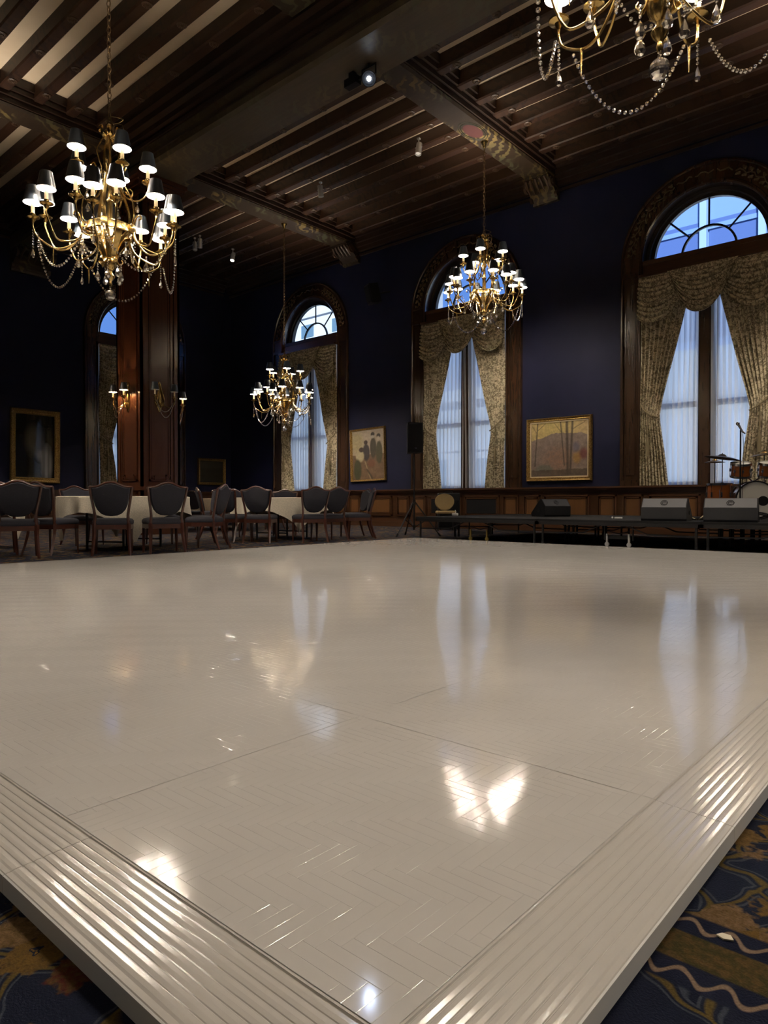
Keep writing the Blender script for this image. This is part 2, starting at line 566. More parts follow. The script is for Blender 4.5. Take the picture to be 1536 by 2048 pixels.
M['drumwood'] = wood('amber_drum_shell', (0.42, 0.13, 0.03), (0.28, 0.075, 0.018), 0.2, 'x', 0.6)
M['drumhead'] = pmat('white_drum_head', (0.72, 0.70, 0.65), 0.35)
M['cymbal'] = pmat('bronze_cymbal', (0.22, 0.14, 0.055), 0.35, metal=1.0)
M['casterold'] = pmat('worn_yellow_metal', (0.28, 0.20, 0.05), 0.5, metal=0.4)
M['white'] = pmat('white_plastic', (0.75, 0.75, 0.74), 0.4)
M['trackhead'] = pmat('silver_track_head', (0.62, 0.62, 0.62), 0.35, metal=0.3)
def gilt():
    m = pmat('gilt_frame', (0.42, 0.27, 0.08), 0.36, metal=0.75)
    g = NG(m)
    f = g.noise(g.coords((1, 1, 1)), 38, 3)
    g.color(g.mix(g.ramp(f, 0.35, 0.65), (0.50, 0.33, 0.10), (0.20, 0.11, 0.035)))
    g.bump(f, 0.6, 0.01)
    return m
M['gilt'] = gilt()
M['liner'] = pmat('cream_liner', (0.68, 0.56, 0.34), 0.5)
def canvas(name, gloss):
    m = pmat(name, (0.2, 0.2, 0.2), gloss)
    g = NG(m)
    a = g.n('ShaderNodeAttribute'); a.attribute_name = 'paint'
    g.color(a.outputs['Color'])
    return m
M['canvas'] = canvas('oil_canvas', 0.45)
M['canvas_glazed'] = canvas('glazed_canvas', 0.03)
M['stone'] = pmat('pale_facade', (0.74, 0.72, 0.68), 0.8)
def stone_n():
    g = NG(M['stone'])
    v = g.coords((1, 1, 1))
    g.color(g.mix(g.ramp(g.noise(v, 0.5, 4), 0.3, 0.7), (0.46, 0.46, 0.45), (0.54, 0.54, 0.52)))
stone_n()
M['bluepanel'] = pmat('blue_glass_panel', (0.075, 0.12, 0.28), 0.35)
M['palepanel'] = pmat('pale_spandrel', (0.15, 0.245, 0.46), 0.5)
M['farglass'] = pmat('far_window_glass', (0.10, 0.16, 0.20), 0.1)
M['street'] = pmat('street_paving', (0.42, 0.42, 0.42), 0.9)
M['paper'] = pmat('paper_scrap', (0.8, 0.74, 0.58), 0.7)
# ------------------------------------------------------------------ room shell
XL, XR, YB, YF = -19.85, 6.5, 14.5, -6.0
ZP = 8.5                       # plaster
ZJ = 8.23                       # underside of joists
ZBM = 8.0                      # underside of cross beams
RO, ZS, SILL = 1.26, 5.72, 1.0  # window opening radius, springing height, sill
mb = MB(); mb.box(XL-0.5, XR+0.5, YF-0.5, YB+0.5, -0.2, 0)
struct(mb.build('floor', M['carpet']), 'navy carpet with gold floral pattern and banded borders')

def arch_wall(mb, x0, x1, ztop, cs, y0=0.0, y1=0.5):
    N = 28
    xs = x0
    for c in sorted(cs):
        mb.box(xs, c-RO, y0, y1, 0, ztop)
        mb.box(c-RO, c+RO, y0, y1, 0, SILL)
        P = [(c+RO*math.cos(PI-PI*i/N), ZS+RO*math.sin(PI-PI*i/N)) for i in range(N+1)]
        vs = []
        for (x, z) in P: vs += [(x, y0, z), (x, y0, ztop), (x, y1, z), (x, y1, ztop)]
        fs = []
        for i in range(N):
            a = i*4; b = a+4
            fs += [(a, b, b+1, a+1), (a+3, b+3, b+2, a+2), (a+2, b+2, b, a)]
        mb.add(vs, fs)
        xs = c+RO
    mb.box(xs, x1, y0, y1, 0, ztop)

WB = [-15.8, -10.04, -4.27]    # window centres on the far wall
WL = 11.0                      # window centre on the left wall (along y)
TB = Matrix.Translation((0, YB, 0))
TL = Matrix.Translation((XL, 0, 0)) @ Matrix.Rotation(R(90), 4, 'Z')
mb = MB(); mb.T = TB; arch_wall(mb, XL-0.5, XR+0.5, ZP+0.3, WB)
struct(mb.build('wall_back', M['wall']), 'dark navy painted wall with three tall arched windows')
mb = MB(); mb.T = TL; arch_wall(mb, YF-0.5, YB, ZP+0.3, [WL])
struct(mb.build('wall_left', M['wall']), 'dark navy side wall behind the panelled column')
mb = MB(); mb.box(XR, XR+0.5, YF-0.5, YB, 0, ZP+0.3)
struct(mb.build('wall_right', M['wall']), 'dark navy wall on the right, outside the picture')
mb = MB(); mb.box(XL, XR, YF-0.5, YF, 0, ZP+0.3)
struct(mb.build('wall_front', M['wall']), 'dark navy wall behind the camera')

# ceiling: plaster above, joists, girder, cross beams, corbels
mb = MB(); mb.box(XL-0.5, XR+0.5, YF-0.5, YB+0.5, ZP, ZP+0.3)
ceil = struct(mb.build('ceiling', M['plaster']), 'stained cream plaster ceiling between dark timber joists')
GY0, GY1, GZ = 7.35, 8.28, 7.45
mb = MB()
mb.prism([(GY0, ZP), (GY0, GZ+0.06), (GY0+0.05, GZ), (GY1-0.05, GZ), (GY1, GZ+0.06), (GY1, ZP)], XL, XR, 'x')
girder = mb.build('girder', M['girder'], ceil)
girder['label'] = 'heavy painted main girder'
mb = MB()
for (a, b, z0) in ((0, 0.13, 7.98), (0.13, 0.26, 8.08), (0.26, 0.38, 8.2)):
    mb.box(XL, XR, GY0-b, GY0-a, z0, ZP)
    mb.box(XL, XR, GY1+a, GY1+b, z0+0.05, ZP)
mb.box(XL, XR, GY0-0.03, GY0, 7.62, 7.68); mb.box(XL, XR, GY1, GY1+0.03, 7.62, 7.68)
mb.box(XL, XR, GY0-0.05, GY0, 7.86, 7.93); mb.box(XL, XR, GY1, GY1+0.05, 7.86, 7.93)
mb.build('girder_moulding', M['moulding'], girder)
BX = [-13.95, -7.72, -1.5]
beam_objs = []
for bx in BX:
    for (ya, yb) in ((GY1+0.38, YB), (YF, GY0-0.38)):
        mb = MB()
        mb.prism([(bx-0.29, ZP), (bx-0.29, ZBM+0.04), (bx-0.25, ZBM), (bx+0.25, ZBM), (bx+0.29, ZBM+0.04), (bx+0.29, ZP)], ya, yb, 'y')
        b = mb.build('cross_beam', M['beam'], ceil)
        mb = MB()
        for s in (-1, 1):
            for (a, c, z0) in ((0.29, 0.32, 8.06), (0.29, 0.37, 8.16), (0.29, 0.42, 8.25), (0.29, 0.46, 8.34)):
                mb.box(bx+s*a, bx+s*c, ya, yb, z0, ZP)
        mb.build('beam_moulding', M['moulding'], b)
        if ya > 5: beam_objs.append(b)
# red painted medallion under the middle beam
mb = MB()
mb.T = Matrix.Translation((-7.72, 11.45, ZBM-0.001)) @ Matrix.Diagonal((0.62, 1.15, 1, 1))
mb.lathe([(0.24, 0.0), (0.25, 0.003)], 24)
M['medal'] = pmat('faded_red_medallion', (0.060, 0.010, 0.009), 0.7)
mb.build('painted_medallion', M['medal'], beam_objs[1])
mb = MB()
mb.T = Matrix.Translation((-7.72, 11.45, ZBM-0.001)) @ Matrix.Diagonal((0.62, 1.15, 1, 1))
mb.torus((0, 0, 0), 0.30, 0.012, 24, 4); mb.torus((0, 0, 0), 0.355, 0.008, 24, 4)
M['medal2'] = pmat('faded_green_ring', (0.025, 0.028, 0.018), 0.6)
mb.build('medallion_ring', M['medal2'], beam_objs[1])

# rosette mesh shared by all joists
mb = MB()
mb.T = Matrix.Rotation(PI, 4, 'X')
mb.lathe([(0.080, 0.0), (0.080, 0.012), (0.066, 0.022), (0.03, 0.02), (0.026, 0.034), (0.0, 0.038)], 12)
for k in range(8):
    a = 2*PI*k/8
    mb.ball((0.050*math.cos(a), 0.050*math.sin(a), 0.020), 0.015, 5, 3)
ros_me = mb.mesh('rosette', M['rosette'], True, 50)
bays = [(XL, -13.95-0.29), (-13.95+0.29, -7.72-0.29), (-7.72+0.29, -1.5-0.29), (-1.5+0.29, XR)]
jrows_far = [8.62 + 0.61*k - 0.10 + 0.0 for k in range(10)]
jrows_near = [6.65 - 0.6*k for k in range(8)]
for bi, (xa, xb) in enumerate(bays):
    for far, rows in ((True, jrows_far), (False, jrows_near)):
        if bi == 3 and not far: continue
        for y in rows:
            if y > YB - 0.25: continue
            mb = MB()
            L = xb - xa; xc = (xa+xb)/2
            mb.prism([(0.0, ZP-ZJ), (0.0, 0.025), (0.025, 0.0), (0.175, 0.0), (0.20, 0.025), (0.20, ZP-ZJ)], -L/2, L/2, 'x')
            j = mb.build('joist', M['joist'], ceil, loc=(xc, y, ZJ))
            if bi < 3:
                for k in range(5):
                    x = -L/2 + 0.46 + k*1.18
                    if x > L/2 - 0.3: break
                    link('rosette', ros_me, j, (x, 0.10, 0.0))
# cornice along the far and left walls
mb = MB()
for (d, z0, z1) in ((0.05, 7.74, 7.80), (0.10, 7.86, 7.96), (0.16, 7.96, 8.06), (0.24, 8.06, 8.18), (0.30, 8.18, ZP)):
    mb.box(XL, XR, YB-d, YB, z0, z1)
struct(mb.build('trim_1', M['moulding']), 'dark stepped cornice above the window wall')
mb = MB()
for (d, z0, z1) in ((0.05, 7.74, 7.80), (0.10, 7.86, 7.96), (0.16, 7.96, 8.06), (0.24, 8.06, 8.18), (0.30, 8.18, ZP)):
    mb.box(XL, XL+d, YF, YB-0.3, z0, z1)
struct(mb.build('trim_2', M['moulding']), 'dark stepped cornice above the left wall')
# corbels under the beam ends
def corbel(T, wdt, dep, h):
    mb = MB(); mb.T = T
    pr = [(0, 0), (0, -h)]
    for k in range(9):
        a = k/8
        pr.append((-dep*(0.16 + 0.84*(a**1.6)), -h + h*0.80*a))
    pr += [(-dep, -0.04), (-dep-0.04, -0.04), (-dep-0.04, 0)]
    mb.prism([(y, z) for (y, z) in pr], -wdt/2, wdt/2, 'x')
    c = mb.build('corbel', M['beam'], ceil)
    mb = MB(); mb.T = T
    for s in (-1, 1):
        mb.T = T @ Matrix.Translation((s*(wdt/2), -dep*0.72, -0.15)) @ Matrix.Rotation(R(90), 4, 'Y')
        mb.lathe([(0.11, -0.03), (0.11, 0.03)], 14); mb.lathe([(0.05, -0.05), (0.05, 0.05)], 10)
        mb.T = T @ Matrix.Translation((s*(wdt/2), -dep*0.26, -h+0.12)) @ Matrix.Rotation(R(90), 4, 'Y')
        mb.lathe([(0.07, -0.03), (0.07, 0.03)], 12)
    mb.T = T
    for k in range(-2, 3):
        mb.tube([(k*wdt*0.18, -dep-0.045, -0.07), (k*wdt*0.2, -dep*0.93, -0.16), (k*wdt*0.19, -dep*0.62, -0.3)], [0.03, 0.035, 0.012], 6)
    mb.build('corbel_scroll', M['rosette'], c, True)
for bx in BX[:2]:
    corbel(Matrix.Translation((bx, YB, ZBM)), 0.62, 0.55, 0.45)
corbel(Matrix.Translation((XL, 7.8, GZ)) @ Matrix.Rotation(R(90), 4, 'Z'), 0.95, 0.7, 0.55)

# ------------------------------------------------------------------ windows
def arch_path(R0, z0, n=28):
    """(base x, base z, normal x, normal z) up the left jamb, over the arch, down the right jamb"""
    out = [(-R0, z0, -1, 0), (-R0, ZS, -1, 0)]
    for i in range(1, n):
        a = PI - PI*i/n
        out.append((R0*math.cos(a), ZS+R0*math.sin(a), math.cos(a), math.sin(a)))
    out += [(R0, ZS, 1, 0), (R0, z0, 1, 0)]
    return out
def arch_sweep(mb, prof, R0=RO, z0=SILL, n=28):
    """prof: closed list of (offset outwards, y)"""
    path = arch_path(R0, z0, n)
    m = len(prof); vs = []; fs = []
    for (x, z, nx, nz) in path:
        for (o, y) in prof: vs.append((x+nx*o, y, z+nz*o))
    for k in range(len(path)-1):
        for i in range(m):
            j = (i+1) % m
            fs.append((k*m+i, (k+1)*m+i, (k+1)*m+j, k*m+j))
    fs.append(tuple(range(m))); fs.append(tuple((len(path)-1)*m + i for i in range(m-1, -1, -1)))
    mb.add(vs, fs)

def sector(mb, r0, r1, a0, a1, y0, y1, n=10, z=ZS):
    vs = []; fs = []
    for i in range(n+1):
        a = a0+(a1-a0)*i/n
        c, s = math.cos(a), math.sin(a)
        vs += [(r0*c, y0, z+r0*s), (r1*c, y0, z+r1*s), (r1*c, y1, z+r1*s), (r0*c, y1, z+r0*s)]
    for i in range(n):
        a = i*4; b = a+4
        fs += [(a, a+1, b+1, b), (a+1, a+2, b+2, b+1), (a+2, a+3, b+3, b+2), (a+3, a, b, b+3)]
    fs += [(0, 3, 2, 1), (n*4, n*4+1, n*4+2, n*4+3)]
    mb.add(vs, fs)

def make_window():
    root = bpy.data.objects.new('window_1', None); COL.objects.link(root)
    mb = MB()
    arch_sweep(mb, [(-0.03, 0.32), (-0.03, -0.03), (0.0, -0.06), (0.04, -0.06), (0.055, -0.03), (0.055, 0.0), (0.02, 0.0), (0.0, 0.32)])
    arch_sweep(mb, [(0.055, 0.0), (0.055, -0.035), (0.36, -0.035), (0.36, 0.0)])
    arch_sweep(mb, [(0.35, 0.0), (0.35, -0.06), (0.37, -0.085), (0.40, -0.085), (0.42, -0.06), (0.43, 0.0)])
    for s in (-1, 1):                       # impost blocks and plinths
        x0, x1 = sorted((s*(RO+0.02), s*(RO+0.40)))
        mb.box(x0, x1, -0.075, 0, 5.42, 5.50); mb.box(x0, x1, -0.075, 0, 5.80, 5.86)
        mb.box(x0, x1, -0.055, 0, 5.50, 5.80)
        mb.box(x0, x1, -0.08, 0, SILL+0.02, SILL+0.14)
        # raised moulding of the tall jamb panel
        a, b = sorted((s*(RO+0.10), s*(RO+0.32)))
        mb.box(a, a+0.02, -0.05, -0.03, 1.25, 5.30); mb.box(b-0.02, b, -0.05, -0.03, 1.25, 5.30)
        mb.box(a, b, -0.05, -0.03, 1.25, 1.27); mb.box(a, b, -0.05, -0.03, 5.28, 5.30)
    for a in (68, 82, 98, 112):             # flat voussoir blocks beside the crown
        sector(mb, RO+0.05, RO+0.385, R(a-1), R(a+1), -0.07, 0, 2)
    mb.build('casing', M['wood'], root, True, 30)
    # carved leaf band on the arch
    mb = MB()
    rnd = random.Random(3)
    for k in range(64):
        a = R(6) + R(168)*k/63
        if abs(a-PI/2) < R(23): continue
        rr = RO+0.205+(0.06 if k % 2 else -0.06)
        s_ = 1 if k % 2 else -1
        mb.T = Matrix.Translation((rr*math.cos(a), -0.045, ZS+rr*math.sin(a))) @ Matrix.Rotation(-(a-PI/2)+s_*0.7, 4, 'Y')
        mb.ball((0, 0, 0), 0.055, 6, 4, (1.0, 0.42, 0.42))
        mb.ball((0.02, -0.01, 0.03*s_), 0.028, 5, 3, (0.9, 0.5, 0.6))
    mb.T = None
    pts = []
    for k in range(61):
        a = R(5)+R(170)*k/60
        rr = RO+0.205+0.03*math.sin(k*1.9)
        pts.append((rr*math.cos(a), -0.05, ZS+rr*math.sin(a)))
    mb.tube(pts, 0.012, 5)
    mb.build('carved_leaf_band', M['carve'], root, True, 60)
    # frame, transom, muntins
    mb = MB()
    arch_sweep(mb, [(-0.19, 0.22), (-0.19, 0.32), (0.0, 0.32), (0.0, 0.18), (-0.10, 0.18), (-0.12, 0.22)])
    mb.build('frame', M['sash'], root)
    mb = MB()
    mb.box(-RO, RO, 0.02, 0.32, 5.36, 5.66); mb.box(-RO, RO, -0.01, 0.05, 5.40, 5.46); mb.box(-RO, RO, 0.0, 0.3, 5.64, 5.73)
    mb.build('transom', M['wood_x'], root)
    mb = MB()
    RG = RO-0.18
    sector(mb, 0.50, 0.54, 0, PI, 0.24, 0.29, 20)
    for a in (45, 90, 135):
        c, s = math.cos(R(a)), math.sin(R(a))
        mb.tube([(0.53*c, 0.265, ZS+0.53*s), (RG*c, 0.265, ZS+RG*s)], 0.020, 6)
    mb.build('fan_muntin', M['sash'], root)
    for k in range(4):
        mb = MB(); sector(mb, 0.53, RG+0.02, PI*k/4, PI*(k+1)/4, 0.262, 0.268, 8)
        mb.build('pane', M['glass'], root)
    mb = MB(); sector(mb, 0.005, 0.51, 0, PI, 0.262, 0.268, 14)
    mb.build('pane', M['glass'], root)
    mb = MB()
    mb.box(-0.125, 0.125, 0.06, 0.32, SILL, 5.4); mb.box(-0.09, 0.09, 0.03, 0.08, SILL, 5.4)
    mb.build('mullion', M['wood'], root)
    for s in (-1, 1):
        x0, x1 = sorted((s*0.125, s*(RO-0.10)))
        mb = MB()
        mb.box(x0, x0+0.07, 0.2, 0.26, SILL, 5.4); mb.box(x1-0.07, x1, 0.2, 0.26, SILL, 5.4)
        mb.box(x0, x1, 0.2, 0.26, SILL, SILL+0.1); mb.box(x0, x1, 0.19, 0.28, 2.62, 2.73)
        mb.build('sash', M['sash'], root)
        for (z0, z1) in ((SILL+0.1, 2.62), (2.73, 5.38)):
            mb = MB(); mb.box(x0+0.06, x1-0.06, 0.227, 0.233, z0, z1)
            mb.build('pane', M['glass'], root)
    return root
M['carve'] = pmat('carved_gilt_wood', (0.085, 0.055, 0.020), 0.38, metal=0.35)
win = make_window()
win.location = (WB[0], YB, 0)
struct(win, 'tall arched window in dark casing above the middle table')
wins = [win]
for k, (x, lb) in enumerate(((WB[1], 'tall arched window in dark casing behind the loudspeaker stand'), (WB[2], 'tall arched window in dark casing behind the drum kit'))):
    c = copy_tree(win, None, (x, YB, 0), 0, lb); c.name = 'window_%d' % (k+2); wins.append(c)
c = copy_tree(win, None, (XL, WL, 0), R(90), 'arched window on the left wall half hidden by the column'); c.name = 'window_4'; wins.append(c)

# ------------------------------------------------------------------ wainscot
def wainscot(T, x0, x1, panels, label, n, black=()):
    mb = MB(); mb.T = T
    mb.box(x0, x1, -0.05, 0, 0, 0.14); mb.box(x0, x1, -0.035, 0, 0.14, 0.22)
    mb.box(x0, x1, -0.025, 0, 0.22, 0.92)
    mb.box(x0, x1, -0.06, 0, 0.90, 0.94); mb.box(x0, x1, -0.10, 0, 0.94, 0.985); mb.box(x0, x1, -0.13, 0.02, 0.985, 1.02)
    o = struct(mb.build('trim_%d' % n, M['wood_x']), label)
    for (a, b) in panels:
        mb = MB(); mb.T = T
        for (d, e) in ((0.0, 0.045), (0.05, 0.035)):
            z0, z1 = 0.30+d, 0.84-d
            mb.box(a+d, b-d, -0.025-e, -0.025, z0, z0+0.035); mb.box(a+d, b-d, -0.025-e, -0.025, z1-0.035, z1)
            mb.box(a+d, a+d+0.035, -0.025-e, -0.025, z0, z1); mb.box(b-d-0.035, b-d, -0.025-e, -0.025, z0, z1)
        pm = mb.build('panel_moulding', M['wood_x'], o)
        mb = MB(); mb.T = T
        mb.cbox(a+0.08, b-0.08, -0.05, -0.025, 0.38, 0.76, 0.012)
        isb = any(abs((a+b)/2 - q) < 0.6 for q in black)
        mb.build('radiator_grille' if isb else 'panel', M['black'] if isb else M['panel'], pm)
    return o
pans = []
x = XL + 0.2
for c in WB:
    e = c - 1.69
    n = max(1, round((e-x-0.5)/2.6))
    xa = x
    wid = (e - 0.08 - x - 0.52)
    if wid > 0.4:
        for k in range(n): pans.append((x + wid*k/n, x + wid*(k+1)/n - 0.08))
    pans.append((e-0.50, e-0.06))
    pans.append((c-1.62, c-1.18)); pans.append((c-1.08, c-0.02-0.02)); pans.append((c+0.04, c+1.08)); pans.append((c+1.18, c+1.62))
    pans.append((e+3.44, e+3.88))
    x = e + 3.96
for k in range(2): pans.append((x+2.6*k, x+2.6*k+2.5))
wainscot(TB, XL, XR, pans, 'panelled brown wainscot with ledge below the window wall', 3, black=(WB[1]-0.55, WB[1]+0.55))
pl = []
for k in range(9): pl.append((1.0+1.45*k, 1.0+1.45*k+1.36))
wainscot(TL, YF, YB-0.06, pl, 'panelled brown wainscot along the left wall', 4)
for nm, a in (('baseboard_right', (XR-0.05, XR, YF, YB-0.14)), ('baseboard_front', (XL+0.14, XR-0.05, YF, YF+0.05))):
    mb = MB(); mb.box(a[0], a[1], a[2], a[3], 0, 0.2)
    struct(mb.build(nm, M['wood_x']), 'plain dark wooden baseboard, ' + ('right wall' if 'right' in nm else 'wall behind camera'))

# ------------------------------------------------------------------ panelled column
CX0, CX1, CY0, CY1 = -14.16, -13.14, 7.37, 8.27
col = thing('column', 'square mahogany panelled column carrying the main girder', 'column', ((CX0+CX1)/2, (CY0+CY1)/2, 0))
hx, hy = (CX1-CX0)/2, (CY1-CY0)/2
mb = MB(); mb.box(-hx+0.03, hx-0.03, -hy+0.03, hy-0.03, 0, GZ-0.002)
mb.build('core', M['colwood'], col)
mb = MB()
mb.box(-hx-0.04, hx+0.04, -hy-0.04, hy+0.04, 0, 0.22); mb.box(-hx-0.02, hx+0.02, -hy-0.02, hy+0.02, 0.22, 0.30)
mb.box(-hx-0.03, hx+0.03, -hy-0.03, hy+0.03, 0.92, 1.0)
mb.build('plinth', M['colwood'], col)
mb = MB()
for k, (e, z0, z1) in enumerate(((0.03, 7.02, 7.08), (0.05, 7.2, 7.3), (0.09, 7.3, 7.36), (0.13, 7.36, GZ-0.002))):
    mb.box(-hx-e, hx+e, -hy-e, hy+e, z0, z1)
mb.build('capital', M['colwood'], col)
for k in range(4):
    T = Matrix.Rotation(PI/2*k, 4, 'Z')
    a, d = (hx, hy) if k % 2 == 0 else (hy, hx)
    mb = MB(); mb.T = T
    mb.cbox(-a, -a+0.13, -d, -d+0.05, 0.3, 7.02, 0.012); mb.cbox(a-0.13, a, -d, -d+0.05, 0.3, 7.02, 0.012)
    mb.build('stile', M['colwood'], col)
    for (z0, z1) in ((0.34, 0.88), (1.12, 6.9)):
        mb = MB(); mb.T = T
        p, q = -a+0.19, a-0.19
        for (e, h) in ((0.0, 0.03), (0.045, 0.015)):
            mb.box(p+e, p+e+0.03, -d+0.03-h, -d+0.035, z0+e, z1-e); mb.box(q-e-0.03, q-e, -d+0.03-h, -d+0.035, z0+e, z1-e)
            mb.box(p+e, q-e, -d+0.03-h, -d+0.035, z0+e, z0+e+0.03); mb.box(p+e, q-e, -d+0.03-h, -d+0.035, z1-e-0.03, z1-e)
        if z1 > 2:        # stepped key corners
            for (xx, sx) in ((p, 1), (q, -1)):
                for (zz, sz) in ((z0, 1), (z1, -1)):
                    mb.box(xx+sx*0.03, xx+sx*0.14, -d+0.0, -d+0.03, zz+sz*0.11, zz+sz*0.14)
                    mb.box(xx+sx*0.11, xx+sx*0.14, -d+0.0, -d+0.03, zz+sz*0.03, zz+sz*0.14)
        mb.build('panel_moulding', M['colwood'], col)

# ------------------------------------------------------------------ street outside
mb = MB(); mb.box(-90, 40, YB+0.5, 60, -6.2, -6.0); mb.box(-90, XL-0.5, -40, YB+0.5, -6.2, -6.0)
struct(mb.build('street', M['street']), 'grey street below the windows')
M['pier'] = pmat('pale_blue_pier', (0.27, 0.37, 0.55), 0.6)
def far_building(name, label, x0, x1, y, z1, mat, bay, style):
    b = thing(name, label, 'building', ((x0+x1)/2, y, -6.0))
    h = z1+6; hw = (x1-x0)/2
    mb = MB(); mb.box(-hw, hw, 0, 8, 0, h); mb.build('wall', mat, b)
    mb = MB()
    for k in range(int(h/3.6)+1):
        zz = 3.4*k+3.0
        if zz < h: mb.box(-hw, hw, -0.12, 0, zz, zz+0.22)
    mb.box(-hw-0.3, hw+0.3, -0.5, 0.2, h-0.7, h); mb.build('cornice_band', mat, b)
    if style != 'stone':
        mb = MB(); mb.box(-hw, hw, -0.4, 0, 0, 14.2); mb.build('added_pale_base', M['stone'], b)  # unseen pale base, added to bounce whiter daylight onto the sheers
    n = int((x1-x0)/bay)
    for i in range(n):
        xc = -hw + bay*(i+0.5)
        for k in range(int((h-1.2)/3.4)):
            zz = 3.4*k+0.55
            if style == 'stone':
                mb = MB(); mb.box(xc-0.75, xc+0.75, -0.06, 0.0, zz, zz+2.0); mb.box(xc-0.85, xc+0.85, -0.18, 0.0, zz-0.12, zz)
                f = mb.build('window', M['stone'], b)
                for (a, c) in ((zz+0.06, zz+0.95), (zz+1.02, zz+1.94)):
                    mb = MB(); mb.box(xc-0.66, xc+0.66, -0.075, -0.05, a, c); mb.build('pane', M['farglass'], f)
            else:
                mb = MB(); mb.box(xc-bay/2+0.22, xc+bay/2-0.22, -0.05, 0, zz+0.6, zz+2.9); mb.build('glazed_panel', M['bluepanel'], b)
        if style != 'stone':
            mb = MB(); mb.box(xc-bay/2-0.16, xc-bay/2+0.16, -0.35, 0, 0, h-0.7); mb.build('pilaster', M['pier'], b)
    return b
far_building('office_building', 'pale blue office facade seen through the fanlight above drums', -21, 12, 36, 26, M['palepanel'], 2.6, 'panel')
far_building('stone_building', 'cream stone building seen through the fanlight above the middle table', -58, -31, 34, 26, M['stone'], 3.2, 'stone')
far_building('low_building', 'low pale building across the street behind the sheers', -30.5, -21.5, 35, 7.5, M['stone'], 3.0, 'stone')
b = far_building('corner_building', 'pale building across the side street beyond the left window', -8, 30, 0, 6.0, M['stone'], 3.2, 'stone')
b.location = (-44, 10, -6.0); b.rotation_euler = (0, 0, R(90))
# ------------------------------------------------------------------ curtains
def drape_fn(s):
    def inner(z):
        K = [(1.0, 0.66), (1.7, 0.74), (2.3, 0.83), (2.5, 0.84), (2.8, 0.78), (3.5, 0.60), (4.4, 0.38), (5.34, 0.16)]
        for (a, p), (b, q) in zip(K, K[1:]):
            if a <= z <= b:
                t = (z-a)/(b-a)
                return p+(q-p)*t
        return 0.16
    def fn(u, v):
        z = 1.025 + v*(5.34-1.025)
        xi = inner(z); xo = RO-0.02
        t = u
        x = xo + (xi-xo)*t
        tie = math.exp(-((z-2.42)/0.35)**2)
        n = 8.5
        amp = 0.035*(1-0.45*tie)
        if z > 2.5: amp += 0.012*math.sin(3*z+5*u)
        y = -0.035 - amp*(1+math.sin(n*2*PI*u + 0.6*math.sin(z*1.3))) * (0.85+0.15*math.sin(17*u))
        y -= 0.05*tie*math.sin(PI*u)
        return (s*x, y, z)
    return fn
def make_curtain(label, loc, rz):
    root = thing('curtain', label, 'curtain', loc, rz, 'damask drapes with swags')
    for s in (-1, 1):
        mb = MB(); mb.slabgrid(drape_fn(s), 90, 44, 0.008)
        d = mb.build('drape', M['damask'], root, True, 80)
        mb = MB()
        mb.tube([(s*1.235, -0.04, 2.75), (s*1.15, -0.15, 2.62), (s*1.0, -0.17, 2.48), (s*0.85, -0.12, 2.42)], 0.016, 6)
        mb.tube([(s*1.05, -0.17, 2.5), (s*1.04, -0.18, 2.2), (s*1.04, -0.18, 2.0)], 0.010, 5)
        mb.T = Matrix.Translation((s*1.04, -0.18, 1.62))
        mb.lathe([(0.035, 0), (0.04, 0.1), (0.032, 0.22), (0.045, 0.27), (0.03, 0.33), (0.012, 0.38)], 8)
        mb.build('tieback_tassel', M['trimcord'], d, True)
    # side swags, then the middle one over them
    for s in (-1, 1):
        def fn(u, v, s=s):
            x = -(RO+0.0) + u*1.02
            A = 0.86 + 0.95*u - 1.50*u*u
            z = 5.35 - v*max(A, 0.12)
            y = -0.13 - 0.05*v - 0.075*abs(math.sin(v*9.5*PI - 0.5*math.sin(3*u)))**0.8*min(1, 0.3+2*v)*(1-0.4*u)
            return (x if s < 0 else -x, y, z)
        mb = MB(); mb.slabgrid(fn, 20, 110, 0.01)
        mb.build('side_swag', M['damask'], root, True, 80)
    def fm(u, v):
        q = 2*u-1
        x = q*(0.66 - 0.16*v*(1-q*q)*0 - 0.10*v*abs(q))
        z = 5.36 - v*(0.20 + 0.74*max(0, 1-abs(q)**2.1)) - 0.02*v
        y = -0.20 - 0.07*v*(1-q*q) - 0.075*abs(math.sin(v*9.5*PI))**0.8*min(1, 0.2+2*v)*(1-0.55*abs(q))
        return (x, y, z)
    mb = MB(); mb.slabgrid(fm, 28, 110, 0.01)
    mb.build('middle_swag', M['damask'], root, True, 80)
    mb = MB(); mb.box(-RO, RO, -0.19, 0.0, 5.345, 5.40)
    mb.build('valance_board', M['wood_x'], root)
    return root
cur0 = make_curtain('olive damask drapes with swags at the window behind the drum kit', (WB[2], YB, 0), 0)
copy_tree(cur0, None, (WB[1], YB, 0), 0, 'olive damask drapes with swags at the window beside loudspeaker stand')
copy_tree(cur0, None, (WB[0], YB, 0), 0, 'olive damask drapes with swags behind the middle table')
copy_tree(cur0, None, (XL, WL, 0), R(90), 'olive damask drapes with swags left of the column')

